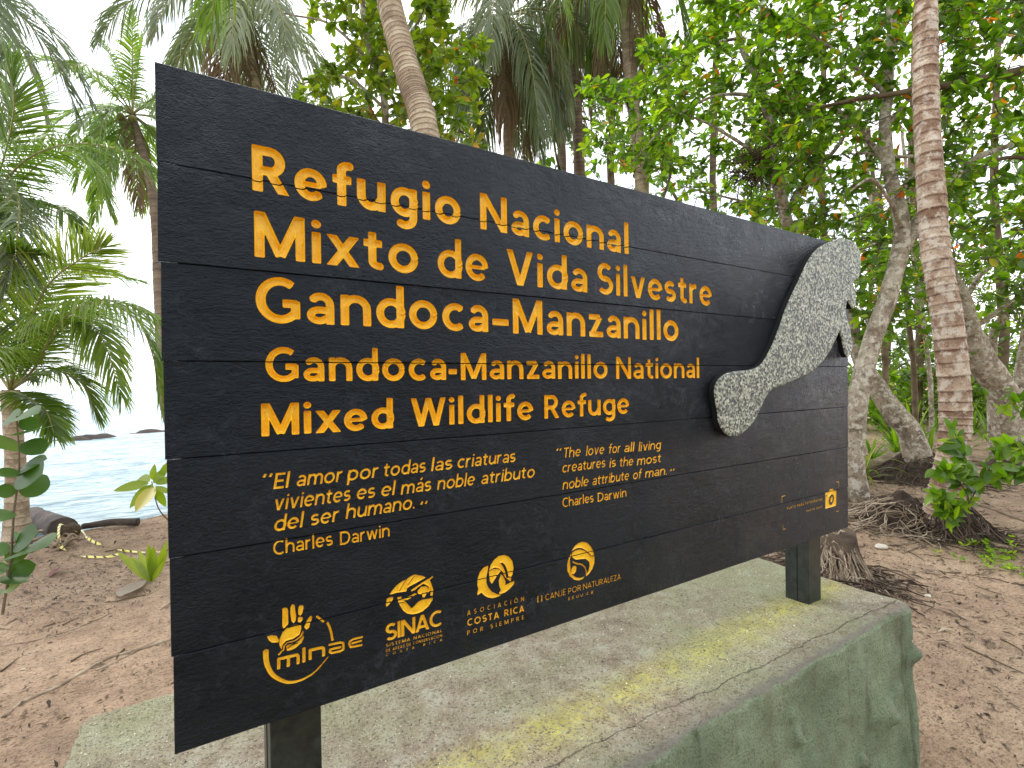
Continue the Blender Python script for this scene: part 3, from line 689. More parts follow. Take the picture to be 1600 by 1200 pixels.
# ------------------------------------------------------------------ ground, sea, plinth
def shore(x): return 6.95+np.where(x > 0, .42*x, -.05*x)+.25*np.sin(x*.9+1)+.35*np.sin(x*.23)
def gz(x, y):
    x = np.asarray(x, float); y = np.asarray(y, float); p = np.stack([x, y, x*0], -1)
    s = y-shore(x)
    z = -.95*np.clip((s+.3)/3.2, 0, 1)**1.3-np.clip(s-3, 0, 60)*.12
    r = np.hypot(x, y); near = 1/(1+(r/40)**2)
    z = z+near*(.07*fbm(p, .35, 3)+.014*fbm(p+9, 2.6, 4)+.010*np.clip(vnoise(p+3, 5.5), -1, .2))+.35*vnoise(p, .03)*np.clip(r/40, 0, 1)
    z = z+.05*np.exp(-((s+.9)/.8)**2)
    return z
def GG(u, v, it=4):
    z = 0
    for _ in range(it): q = G(u, v, z); z = float(gz(q[0], q[1]))
    return G(u, v, z)
def axis(c, n, w, far):
    a = np.linspace(-w, w, n); k = np.arange(1, 56); o = w+(a[1]-a[0])*(1.135**k-1)/.135
    o = o[o < far]; return c+np.concatenate([-o[::-1], a, o])
def sand():
    m = Mat('sand')
    big = m.noise(.9, 5, .6); mid = m.noise(7, 6, .65); fine = m.noise(70, 5, .7); tiny = m.noise(320, 2, .6); streak = m.noise(22, 4, .7, (1, 3.2, 1), dist=1.2)
    a = m.ramp(big, [(.3, hexc(142, 117, 97)), (.5, hexc(182, 155, 129)), (.7, hexc(210, 186, 158))])
    b = m.ramp(mid, [(.3, hexc(106, 87, 74)), (.62, hexc(190, 163, 138))])
    c = m.mix(.5, a, b)
    lit = m.ramp(m.math('ADD', m.math('MULTIPLY', fine, .55), m.math('MULTIPLY', streak, .45)), [(.49, 0), (.60, 1)])
    c = m.mix(m.math('MULTIPLY', lit, .72), c, hexc(84, 62, 48))
    c = m.mix(m.ramp(tiny, [(.66, 0), (.72, .6)]), c, hexc(222, 200, 170))
    c = m.mix(m.ramp(m.noise(210, 3, off=3), [(.62, 0), (.68, .6)]), c, hexc(50, 38, 30))
    # wet sand by the water
    geo = m.n('ShaderNodeSeparateXYZ'); g2 = m.n('ShaderNodeNewGeometry'); m.l(g2.outputs['Position'], geo.inputs[0])
    wet = m.n('ShaderNodeMapRange'); wet.inputs[1].default_value = -.35; wet.inputs[2].default_value = -.7; m.l(geo.outputs[2], wet.inputs[0])
    c = m.mix(m.math('MULTIPLY', wet.outputs[0], .6), c, hexc(96, 78, 62))
    n = m.bump(m.math('ADD', m.math('MULTIPLY', fine, .7), m.math('MULTIPLY', streak, .6)), .9, .016, m.bump(mid, .6, .05))
    m.bsdf(c, .9, m.bump(tiny, .8, .005, n), spec=.2); return m.done()
M_SAND = sand()
xs = axis(5, 330, 9.5, 900); ys = axis(3, 330, 9.5, 900)
X, Y = np.meshgrid(xs, ys); Zg = gz(X, Y)
def gridF(ny, nx):
    i = np.arange(ny-1)[:, None]*nx; j = np.arange(nx-1)[None, :]
    return np.stack([i+j, i+j+1, i+nx+j+1, i+nx+j], -1).reshape(-1, 4)
g = obj('ground', np.stack([X, Y, Zg], -1).reshape(-1, 3), gridF(*X.shape), M_SAND); tag(g, kind='structure')
# sea
def water():
    m = Mat('sea_water')
    w1 = m.noise(2.2, 6, .6, (1, 3.2, 1), dist=.4); w2 = m.noise(.35, 4, .6, (1, 3.0, 1)); foam = m.noise(1.1, 7, .7, (1, 3.5, 1), dist=.8)
    c = m.ramp(w1, [(.34, hexc(98, 126, 136)), (.50, hexc(148, 172, 180)), (.68, hexc(194, 210, 214))])
    c = m.mix(m.ramp(m.math('ADD', m.math('MULTIPLY', foam, .7), m.math('MULTIPLY', w2, .3)), [(.60, 0), (.68, .7)]), c, hexc(226, 234, 236))
    m.bsdf(c, .25, m.bump(w1, .9, .2), spec=.28); return m.done()
xs2 = axis(-2, 160, 14, 2500); ys2 = axis(18, 200, 14, 2500)
X2, Y2 = np.meshgrid(xs2, ys2); SEA_Z = -.72
pp = np.stack([X2, Y2, X2*0], -1); fade = 1/(1+np.hypot(X2, Y2)/60)
Z2 = SEA_Z+.05*np.sin(Y2*1.9+1.2*vnoise(pp, .4)*2+X2*.25)*fade+.06*fbm(pp*np.array([.5, 1.4, 1]), .9, 4)*fade
sea = obj('sea', np.stack([X2, Y2, Z2], -1).reshape(-1, 3), gridF(*X2.shape), water()); tag(sea, kind='structure')

# plinth
PX0, PX1, PY0, PY1 = -.2496*S-.02, 2.9204*S, -.223*S, .9295*S
def conc():
    m = Mat('painted_concrete'); g2 = m.n('ShaderNodeNewGeometry'); sp = m.n('ShaderNodeSeparateXYZ'); m.l(g2.outputs['Position'], sp.inputs[0])
    sn = m.n('ShaderNodeSeparateXYZ'); m.l(g2.outputs['Normal'], sn.inputs[0])
    big = m.noise(2.2, 5, .6); mid = m.noise(14, 6, .7); fine = m.noise(120, 4, .75); spk = m.vor(150)
    side = m.ramp(big, [(.3, hexc(126, 142, 116)), (.5, hexc(156, 170, 142)), (.72, hexc(182, 188, 164))])
    side = m.mix(m.ramp(mid, [(.45, 0), (.7, .4)]), side, hexc(116, 116, 88))
    # rusty run-off stains streaking down
    st = m.noise(5, 5, .7, (1, 1, .18), off=2); side = m.mix(m.ramp(fine, [(.38, .6), (.48, 0)]), side, hexc(84, 98, 76)); side = m.mix(m.ramp(st, [(.54, 0), (.68, .6)]), side, hexc(116, 98, 74))
    st2 = m.noise(9, 5, .7, (1, 1, .12), off=7); side = m.mix(m.ramp(st2, [(.56, 0), (.66, .55)]), side, hexc(58, 66, 48))
    top = m.ramp(mid, [(.28, hexc(118, 102, 86)), (.5, hexc(160, 148, 128)), (.7, hexc(182, 180, 162))])
    top = m.mix(m.ramp(big, [(.40, .0), (.62, .65)]), top, hexc(150, 156, 118))
    top = m.mix(m.ramp(fine, [(.38, .75), (.47, 0)]), top, hexc(70, 64, 50))
    top = m.mix(m.ramp(spk, [(.14, .8), (.22, 0)]), top, hexc(212, 206, 186))
    top = m.mix(m.ramp(m.noise(46, 4, .7, off=5), [(.62, 0), (.70, .5)]), top, hexc(92, 84, 66))
    # yellow lichen lying in a band along the plinth
    def line_mask(x0, y0, x1, y1, w0, w1, amp=.35, sc=6):
        L_ = math.hypot(x1-x0, y1-y0); nx, ny = -(y1-y0)/L_, (x1-x0)/L_
        d = m.math('ADD', m.math('MULTIPLY', sp.outputs[0], nx), m.math('MULTIPLY', sp.outputs[1], ny)); d = m.math('SUBTRACT', d, x0*nx+y0*ny)
        d = m.math('ADD', d, m.math('MULTIPLY', m.math('SUBTRACT', m.noise(sc, 5, .65, off=11), .5), amp)); d = m.math('ABSOLUTE', d)
        r = m.n('ShaderNodeMapRange'); r.inputs[1].default_value = w0; r.inputs[2].default_value = w1; r.inputs[3].default_value = 1; r.inputs[4].default_value = 0; m.l(d, r.inputs[0]); return r.outputs[0]
    a = G(760, 1190, ZB); b = G(1240, 945, ZB)
    yl = line_mask(a[0], a[1], b[0], b[1], .0, .11, .10)
    yl = m.math('MULTIPLY', yl, m.ramp(m.noise(7, 4, .6, (1, 1, 1), off=4), [(.3, .35), (.55, 1)]))
    top = m.mix(m.math('MULTIPLY', yl, m.ramp(fine, [(.40, .0), (.58, .85)])), top, m.ramp(m.noise(20, 4), [(.35, hexc(160, 154, 56)), (.65, hexc(206, 200, 84))]))
    e = m.n('ShaderNodeMapRange'); e.inputs[1].default_value = PY0+.028; e.inputs[2].default_value = PY0+.006; m.l(m.math('ADD', sp.outputs[1], m.math('MULTIPLY', m.math('SUBTRACT', m.noise(25, 4, off=8), .5), .05)), e.inputs[0])
    top = m.mix(m.math('MULTIPLY', e.outputs[0], .75), top, hexc(136, 130, 122))
    c1 = G(850, 1200, ZB); c2 = G(1250, 1010, ZB)
    ck = line_mask(c1[0], c1[1], c2[0], c2[1], .0006, .0028, .06, 9); top = m.mix(m.math('MULTIPLY', m.math('MULTIPLY', ck, m.ramp(m.noise(12, 3, off=2), [(.35, .2), (.55, 1)])), .6), top, hexc(70, 64, 52))
    isup = m.n('ShaderNodeMapRange'); isup.inputs[1].default_value = .45; isup.inputs[2].default_value = .75; m.l(sn.outputs[2], isup.inputs[0])
    c = m.mix(isup.outputs[0], side, top)
    h = m.math('SUBTRACT', m.math('ADD', m.math('MULTIPLY', fine, 1.0), m.math('MULTIPLY', mid, .6)), m.math('MULTIPLY', ck, 1.0))
    m.bsdf(c, .82, m.bump(m.noise(260, 3), .8, .004, m.bump(h, .95, .012)), spec=.3); return m.done()
def plinth():
    rc = .05; n = 1100
    def per(t, inset=0.0):
        x0, x1, y0, y1 = PX0+inset, PX1-inset, PY0+inset, PY1-inset; r = max(rc-inset*.3, .01)
        w, h = x1-x0-2*r, y1-y0-2*r; Ls = [w, math.pi*r/2, h, math.pi*r/2, w, math.pi*r/2, h, math.pi*r/2]; T = sum(Ls); s = (t*T) % T
        out_p = np.empty((len(s), 2)); out_n = np.empty((len(s), 2)); acc = 0
        cs = [((x0+r, y0), (1, 0), (0, -1)), ((x1-r, y0+r), -90), ((x1, y0+r), (0, 1), (1, 0)), ((x1-r, y1-r), 0), ((x1-r, y1), (-1, 0), (0, 1)), ((x0+r, y1-r), 90), ((x0, y1-r), (0, -1), (-1, 0)), ((x0+r, y0+r), 180)]
        for L_, c in zip(Ls, cs):
            k = (s >= acc) & (s <= acc+L_+1e-9); u_ = s[k]-acc
            if len(c) == 3: out_p[k] = np.array(c[0])+u_[:, None]*np.array(c[1]); out_n[k] = c[2]
            else:
                a = np.radians(c[1]+u_/r*180/math.pi); d = np.stack([np.cos(a), np.sin(a)], 1); out_p[k] = np.array(c[0])+d*r; out_n[k] = d
            acc += L_
        return out_p, out_n
    t = np.linspace(0, 1, n, endpoint=False); rings = []
    bumps = [(bp(1244, 1152, PY0), .016, .034), (bp(1380, 1112, PY0), .026, .034), (bp(1372, 1120, PY0), .05, .014), (bp(1340, 1185, PY0), .020, .036), (bp(1300, 1050, PY0), .03, .008), (bp(1235, 1118, PY0), .014, .012)]
    bumps = [((b[0], b[1]+Z0), r, a) for b, r, a in bumps]
    ebumps = [((PX1, PY0+.01, bp(1434, 1012, PY0)[1]+Z0), .036, .026), ((PX1+.015, PY0+.03, bp(1450, 1108, PY0)[1]+Z0), .022, .055), ((PX1-.01, PY0, ZB-.2), .03, .02)]
    zl = np.concatenate([np.linspace(-.25, ZB-.10, 62), np.linspace(ZB-.092, ZB-.016, 14)])
    p, nn = per(t)
    def disp(P3):
        return .014*fbm(P3, 3.5, 3)+.0045*fbm(P3+5, 16, 3)
    for z in zl:
        P3 = np.column_stack([p, np.full(n, z)]); d = disp(P3)+.07*(ZB-z)*(.6+.5*nn[:, 0]**2)
        d += .012*np.clip(vnoise(P3*np.array([9, 9, 1.6]), 1)-.1, 0, 1)+.0016*fbm(P3+8, 55, 2)*np.clip((ZB-z)*4, 0, 1)
        for (bx, bz), r, a in bumps:
            gsn = np.exp(-(((P3[:, 0]-bx)/r)**2+((z-bz)/(r*1.25))**2))*(nn[:, 1] < -.5); d += a*gsn
        for c, r, a in ebumps: d += a*np.exp(-(((P3-np.array(c))**2).sum(1)/r**2)**1.3)
        P3[:, :2] += nn*d[:, None]; rings.append(P3)
    re = .014
    for a in np.radians([15, 35, 55, 75, 90]):
        P3 = np.column_stack([p, np.full(n, ZB-re+re*math.sin(a))]); d = disp(np.column_stack([p, np.full(n, ZB-.01)]))*math.cos(a)**.5-re*(1-math.cos(a))
        d = d+.003*vnoise(P3*60, 1)
        P3[:, :2] += nn*d[:, None]; P3[:, 2] += .0035*fbm(P3, 7, 4); rings.append(P3)
    last = rings[-1][:, :2].copy()
    mid = np.column_stack([np.clip(p[:, 0], PX0+.45, PX1-.45), np.full(n, (PY0+PY1)/2)])
    for f in np.linspace(0, 1, 75)[1:]:
        q = last*(1-f)+mid*f; P3 = np.column_stack([q, np.full(n, ZB)]); P3[:, 2] += .0035*fbm(P3, 7, 4)+.0012*fbm(P3+3, 40, 3)-.002*min(1, f*6); rings.append(P3)
    V = np.concatenate(rings); R = len(rings); i = np.arange(R-1)[:, None]*n; j = np.arange(n)[None, :]; j2 = (j+1) % n
    return V, np.stack([i+j, i+j2, i+n+j2, i+n+j], -1).reshape(-1, 4)
V, Fc = plinth(); pl_o = obj('plinth', V, Fc, conc()); tag(pl_o, 'long block of rough green painted concrete carrying the black sign, yellow lichen streak on top', 'plinth')

A = Acc(); rg = np.random.default_rng(77)
for _ in range(3800):
    x, y = rg.uniform(PX0+.02, PX1-.02), rg.uniform(PY0+.02, PY1-.03); r = rg.uniform(.0010, .0026)*(1.7 if rg.random() < .06 else 1); z = ZB-.001
    V = np.array([[x-r, y-r*.6, z], [x+r, y-r*.4, z], [x+.2*r, y+r, z], [x+rg.normal(0, r*.4), y+rg.normal(0, r*.4), z+r*1.1]]); A.add(V, np.array([[0, 1, 3], [1, 2, 3], [2, 0, 3]]), rg.random())
mg = Mat('grit_grains'); mg.bsdf(mg.ramp(mg.attr(), [(0, hexc(60, 54, 44)), (.35, hexc(120, 106, 88)), (.7, hexc(196, 186, 162)), (1, hexc(236, 230, 214))]), .8)
A.obj('sand_grit', mg.done(), pl_o, False)['kind'] = 'stuff'
# ------------------------------------------------------------------ palms
def bark(name, stops, ringf=0, bstr=.8, bd=.012, rough=.85, patch=None, psc=7, fine=60):
    m = Mat(name); n = m.noise(fine, 5, .7, (1, 1, 1)); b = m.noise(psc, 5, .65)
    v = m.attr('var'); c = m.ramp(m.math('ADD', m.math('MULTIPLY', v, .6), m.math('MULTIPLY', n, .4)), stops)
    if patch: c = m.mix(m.ramp(b, [(.50, 0), (.58, patch[1])]), c, patch[0])
    if patch and len(patch) > 2: c = m.mix(m.ramp(m.noise(psc*1.7, 5, .7, off=6), [(.53, 0), (.60, patch[3])]), c, patch[2])
    h = m.math('ADD', n, m.noise(fine*.3, 5, .7, (1, 1, .4)))
    m.bsdf(c, rough, m.bump(h, bstr, bd), spec=.25); return m.done()
M_PTR = bark('palm_bark_pale', [(.15, hexc(92, 76, 62)), (.45, hexc(158, 138, 116)), (.75, hexc(204, 190, 166))], patch=(hexc(110, 96, 80), .5))
M_PTRD = bark('palm_bark_dark', [(.15, hexc(52, 42, 34)), (.45, hexc(98, 82, 68)), (.8, hexc(140, 122, 102))])
M_PRED = bark('palm_bark_rusty', [(.15, hexc(64, 44, 34)), (.40, hexc(118, 90, 72)), (.60, hexc(170, 148, 128)), (.85, hexc(212, 200, 184))], patch=(hexc(204, 194, 180), .65, hexc(104, 70, 52), .55), psc=9, fine=60)
M_GREY = bark('mottled_bark', [(.2, hexc(92, 80, 68)), (.5, hexc(150, 136, 118)), (.8, hexc(190, 180, 162))], patch=(hexc(206, 200, 186), .75, hexc(72, 60, 48), .6), psc=11)
M_TWIG = bark('twig_bark', [(.2, hexc(62, 50, 38)), (.6, hexc(116, 100, 80)), (.9, hexc(150, 136, 112))])
M_FRG = leafmat('frond_green', [(0, (.06, .11, .018, 1)), (.35, (.12, .20, .03, 1)), (.7, (.21, .30, .05, 1)), (1, (.36, .40, .09, 1))], .28, .5, (1.5, 1.6, .6), .5, 6)
M_FRB = leafmat('frond_brown', [(0, (.10, .065, .035, 1)), (.6, (.22, .15, .085, 1)), (1, (.38, .28, .17, 1))], .6, .25, (1.3, 1.1, .8), .3, 6)
M_FRS = leafmat('frond_against_sky', [(0, (.07, .10, .045, 1)), (.5, (.16, .20, .10, 1)), (1, (.30, .33, .19, 1))], .3, .4, (1.2, 1.3, .8), .6, 6)  # greyed look against the bright sky put into the frond colour
M_RACH = leafmat('frond_stalk', [(0, (.16, .18, .04, 1)), (1, (.40, .34, .12, 1))], .4, .05)
M_COCO = m_plain('coconut_skin', (.24, .20, .06), .45, 12, .5, .3, .004)
def frond(path, Ll, n, g, A, twist=0.0, wmax=.034, var=.4, dead=False, rrad=.016, tilt=.25, s0=.14, rs=None):
    """path: rachis points; Ll leaflet length; g droop; returns leaflets and rachis meshes"""
    rs = rs or rng
    m = 40; p = spline(path, m); T = nrm(np.gradient(p, axis=0)); Bv = nrm(np.cross(T, np.array([0, 0, 1.]))+1e-6)
    if twist:
        Nn = np.cross(Bv, T); c, s = math.cos(twist), math.sin(twist); Bv = Bv*c+Nn*s
    Nn = np.cross(Bv, T)
    ss = np.repeat(np.linspace(s0, 1.0, n), 2)+rs.normal(0, .003, 2*n); ss = np.clip(ss, 0, .9999)
    if dead: keep = rs.random(2*n) > .18; 
    else: keep = rs.random(2*n) > .03
    sg = np.tile([1., -1.], n)[keep]; ss = ss[keep]; k = len(ss)
    fi = ss*(m-1); i = fi.astype(int); f = (fi-i)[:, None]; ii = np.minimum(i+1, m-1)
    q = p[i]*(1-f)+p[ii]*f; t = nrm(T[i]*(1-f)+T[ii]*f); b = nrm(Bv[i]*(1-f)+Bv[ii]*f); nn = np.cross(b, t)
    ang = np.radians(28+42*ss**1.5)+rs.normal(0, .06, k)
    d = nrm(b*(sg*np.cos(ang))[:, None]+t*np.sin(ang)[:, None]+nn*(-tilt+rs.normal(0, .10, k))[:, None]*-1)
    prof = np.interp(ss, [0, .15, .35, .65, .88, 1], [.55, .8, 1, .9, .6, .35]); Lk = Ll*prof*rs.uniform(.86, 1.08, k)
    gk = g*rs.uniform(.7, 1.3, k)
    st = np.array([0, .12, .38, .66, .86, 1.0]); wd = np.array([.35, .9, 1.0, .72, .40, .04])
    cen = q[:, None]+d[:, None]*(Lk[:, None]*st)[..., None]*(1-.25*gk[:, None]*st**2)[..., None]
    cen[..., 2] -= (gk*Lk)[:, None]*st**2*.75
    cen += rs.normal(0, .012, (k, 1, 3))*st[None, :, None]**2*Ll*3
    wv = nrm(t-d*(t*d).sum(1, keepdims=True)); wv = nrm(wv+rs.normal(0, .25, (k, 3)))
    w = (wmax*.5*(.6+.4*prof))[:, None]*wd
    a = cen-wv[:, None]*w[..., None]; c = cen+wv[:, None]*w[..., None]
    V = np.stack([a, c], 2).reshape(-1, 3); ns_ = len(st)
    base = (np.arange(k)*ns_*2)[:, None]; j = np.arange(ns_-1)[None, :]*2
    F = np.stack([base+j, base+j+1, base+j+3, base+j+2], -1).reshape(-1, 4)
    va = np.repeat(np.clip(var+rs.normal(0, .09, k), 0, 1), ns_*2)+np.tile(np.repeat(st, 2)*.12, k)
    rv, rf = tubeq(p[::2], np.linspace(rrad, rrad*.25, len(p[::2])), 5)
    return (V, F, np.clip(va, 0, 1)), (rv, rf)
def frond_obj(parent, path, Ll, n=70, g=.5, mat=None, rach=None, **k):
    (V, F, a), (rv, rf) = frond(path, Ll, n, g, 0, **k)
    nv = len(V); me_mats = [mat or M_FRG, rach or M_RACH]
    o = obj('frond', np.vstack([V, rv]), np.vstack([F, rf+nv]), me_mats, parent, True, {'var': np.concatenate([a, np.full(len(rv), .6)])})
    mi = np.zeros(len(F)+len(rf), np.int32); mi[len(F):] = 1
    if len(o.data.polygons) == len(mi): o.data.polygons.foreach_set('material_index', mi)
    return o
def bend(root, az, el, L, droop, n=7):
    d = np.array([math.cos(az)*math.cos(el), math.sin(az)*math.cos(el), math.sin(el)]); p = [np.array(root, float)]; dd = d.copy()
    for i in range(n):
        p.append(p[-1]+nrm(dd)*L/n); dd = nrm(nrm(dd)+np.array([0, 0, -1.])*droop/n*(1+1.2*i/n))
    return p
def trunk(parent, pts, r0, r1, mat, ring=.10, amp=.05, n=None, sides=20, flare=0, name='trunk'):
    L = np.linalg.norm(np.diff(np.array(pts), axis=0), axis=1).sum(); n = n or int(max(30, L/ring*9)); p = spline(pts, n)
    s = np.linspace(0, 1, n); r = r0+(r1-r0)*s
    if flare: r = r+flare*np.exp(-s*L/.28)
    sd_ = rng.random()*50
    Ls = s*L; ph = Ls/ring+.25*np.sin(Ls*3.1+sd_)+.15*np.sin(Ls*7.7)
    saw = (ph % 1.0)
    def bm_(i, th):
        i = i.astype(int); a = amp*np.exp(-saw[i]/.14)-.5*amp*np.exp(-(1-saw[i])/.10)+.02*np.sin(2*th+i*.05)
        return 1+a+.035*vnoise(np.stack([np.cos(th)*2+i*0, np.sin(th)*2+i*0, i*.11+sd_+th*0], -1), 1)
    V, F = tube(p, r, sides, cap=False, bump=bm_)
    va = np.repeat(.58-.42*np.exp(-(1-saw)/.12)+.22*np.exp(-saw/.12)+.10*np.sin(np.floor(ph)*2.3), sides)+.22*vnoise(V, 9)
    return obj(name, V, F, mat, parent, True, {'var': np.clip(va, 0, 1)}), p
def coconuts(parent, root, n, r=.095, rad=.28):
    for _ in range(n):
        a = rng.uniform(0, 6.28); c = np.array(root)+np.array([math.cos(a)*rad*rng.uniform(.5, 1), math.sin(a)*rad*rng.uniform(.5, 1), -rng.uniform(.12, .38)])
        me = bpy.data.meshes.new('coconut'); bm = bmesh.new(); bmesh.ops.create_icosphere(bm, subdivisions=2, radius=r)
        for v in bm.verts: v.co.z *= 1.2; v.co *= 1+.06*math.cos(3*math.atan2(v.co.y, v.co.x))
        bmesh.ops.translate(bm, verts=bm.verts, vec=Vector(c-np.array(parent.location))); bm.to_mesh(me); bm.free(); me.materials.append(M_COCO)
        me.polygons.foreach_set('use_smooth', np.ones(len(me.polygons), bool)); link('coconut', me, parent)
def palm(label, pts, r0, r1, mat=None, ring=.10, nf=18, L=3.0, Ll=.7, seed=1, els=(-55, 80), fmat=None, dead=3, nl=64, nuts=0, az=None, droop=1.5, g=.6, var=.4, flare=.06, wmax=.036, sides=16, amp=.05):
    rs = np.random.default_rng(seed)
    pts = [np.array(p, float) for p in pts]; e = empty('coconut_palm', pts[0], label, 'palm tree', 'coconut palms')
    trunk(e, pts, r0, r1, mat or M_PTR, ring, amp, sides=sides, flare=flare)
    top = pts[-1]+np.array([0, 0, .05])
    for i in range(nf):
        f = (i+.5)/nf; a = i*2.39996+rs.normal(0, .15)
        if az is not None: a = az[0]+(a % 6.2832)/6.2832*(az[1]-az[0])
        el = math.radians(els[1]+(els[0]-els[1])*f**.85+rs.normal(0, 6)); Lk = L*rs.uniform(.85, 1.1)*(1 if f > .15 else .8)
        p = bend(top, a, el, Lk, droop*(1.0+.5*rs.random())*(1.1-.5*abs(el)))
        isd = i >= nf-dead
        frond_obj(e, p, Ll*rs.uniform(.9, 1.1), int(nl*(.8 if isd else 1)), g*(1.5 if isd else 1)*(1+.7*f), (M_FRB if isd else (fmat or M_FRG)), M_FRB if isd else M_RACH,
                  var=(.5 if isd else var+rs.normal(0, .12)), dead=isd, wmax=wmax, rrad=.022, twist=rs.normal(0, .25), rs=rs)
    if nuts: coconuts(e, top, nuts)
    return e
def P_(*a): return [P(*q) for q in a]
def foot(u, d, v0=600):                                   # ground point under picture column u at depth d
    q = P(u, v0, d); q[2] = gz(q[0], q[1])-.05; return q
palm('leaning coconut palm with green nuts seen left of the board above the sea', [foot(330, 7.4), P(262, 640, 8.2), P(250, 480, 9.3), P(238, 300, 10.8), P(207, 182, 12)], .105, .075, M_PTRD, nf=24, L=2.6, Ll=.62, seed=11, els=(-60, 82), nuts=6, dead=1, var=.5, nl=60, wmax=.036)
palm('coconut palm out of frame whose grey fronds hang into the top left corner', [foot(-330, 7.5), P(-260, 300, 8), P(-130, -70, 8.2)], .14, .10, nf=16, L=3.3, Ll=.75, seed=5, els=(-40, 70), fmat=M_FRS, dead=2, var=.35, nl=66)
palm('coconut palm with drooping yellowish fronds and nuts above the board left half', [foot(470, 9.5), P(440, 400, 9.6), P(375, 0, 10)], .13, .09, nf=24, L=2.9, Ll=.7, seed=8, els=(-72, 78), fmat=M_FRS, nuts=6, dead=4, var=.62, nl=60, g=.8)
palm('coconut palm with a thick ringed trunk leaning left behind the middle of the board', [foot(715, 4.7), P(690, 480, 4.7), P(665, 215, 4.8), P(640, 120, 4.95), P(603, -20, 5.2), P(560, -260, 5.8)], .132, .115, M_PTR, ring=.085, nf=16, L=3.0, Ll=.7, seed=13, els=(5, 75), dead=0, sides=28, nl=60, amp=.07)
palm('coconut palm with a full crown of glossy arching fronds above the board middle', [foot(800, 10), P(796, 300, 10), P(792, 28, 10)], .13, .09, nf=22, L=2.9, Ll=.72, seed=21, els=(-78, 60), fmat=M_FRS, dead=2, var=.5, nl=66, g=.9, nuts=4, droop=2.1)
palm('tall coconut palm with dark trunk and dead fronds hanging down, right of the full crown', [foot(912, 12), P(905, 260, 12), P(885, -30, 12.4)], .15, .11, M_PTRD, nf=20, L=3.2, Ll=.75, seed=34, els=(-82, 50), fmat=M_FRS, dead=8, var=.35, nl=56, g=1.0, droop=2.0)
palm('slender coconut palm with smooth grey trunk rising in front of the leafy trees', [foot(1015, 9), P(1004, 310, 9), P(988, 150, 9.1), P(975, 0, 9.3), P(965, -90, 9.5)], .125, .098, M_PTR, ring=.07, nf=18, L=2.8, Ll=.7, seed=40, els=(-75, 60), dead=5, var=.3, nl=58, g=.9, amp=.025, droop=2.0)
palm('small far coconut palm half hidden behind dead fronds above the board', [foot(865, 15), P(878, 260, 15), P(860, 90, 15)], .15, .11, M_PTRD, nf=16, L=2.8, Ll=.65, seed=51, els=(-70, 60), fmat=M_FRS, dead=3, var=.4, nl=44, g=.8)
# the near palms at the left edge, fronds laid out one by one
def hero(label, pts, r0, r1, mat, fr, **k):
    pts = [np.array(p, float) for p in pts]; e = empty('coconut_palm', pts[0], label, 'palm tree', 'coconut palms'); trunk(e, pts, r0, r1, mat, **k)
    top = pts[-1]
    for path, Ll, g, var, mt, tw in fr:
        frond_obj(e, [top]+P_(*path), Ll, 120, g, mt, var=var, twist=tw, wmax=.021, rrad=.016)
    return e
hero('young coconut palm at the left edge with broad fronds arching over the beach', [foot(22, 5.6), P(26, 760, 5.6), P(22, 690, 5.55), P(16, 610, 5.5)], .095, .08, M_PTR,
     [([(34, 540, 5.3), (72, 450, 5.1), (125, 405, 4.9), (165, 385, 4.8)], .62, .15, .75, M_FRG, .6),
      ([(54, 575, 5.2), (85, 515, 5.0), (125, 480, 4.8), (180, 470, 4.6), (250, 500, 4.4)], .60, .9, .5, M_FRG, .2),
      ([(70, 545, 5.3), (120, 495, 5.2), (160, 530, 5.1), (190, 620, 5.0)], .50, .7, .6, M_FRG, -.4),
      ([(70, 520, 5.6), (140, 475, 5.7), (210, 495, 5.8), (240, 560, 5.9), (256, 640, 6.0)], .55, .8, .45, M_FRG, 0),
      ([(50, 590, 5.6), (90, 580, 5.9), (130, 600, 6.1), (150, 650, 6.2)], .5, .6, .35, M_FRG, .2),
      ([(0, 540, 5.2), (-20, 450, 5.1), (20, 400, 5.0), (60, 395, 4.9)], .6, .3, .3, M_FRG, .3),
      ([(-10, 570, 5.6), (-40, 520, 5.9), (-90, 500, 6.2), (-140, 540, 6.3)], .6, .6, .4, M_FRG, 0),
      ([(5, 570, 5.0), (-20, 550, 4.6), (-60, 570, 4.2)], .6, .6, .5, M_FRG, 0),
      ([(40, 620, 5.2), (70, 640, 5.0), (85, 680, 4.9)], .4, .5, .35, M_FRG, 0),
      ([(30, 500, 5.8), (60, 430, 6.2), (130, 420, 6.6), (220, 440, 7.0)], .6, .6, .6, M_FRG, .1)], ring=.07, sides=20, flare=.05)
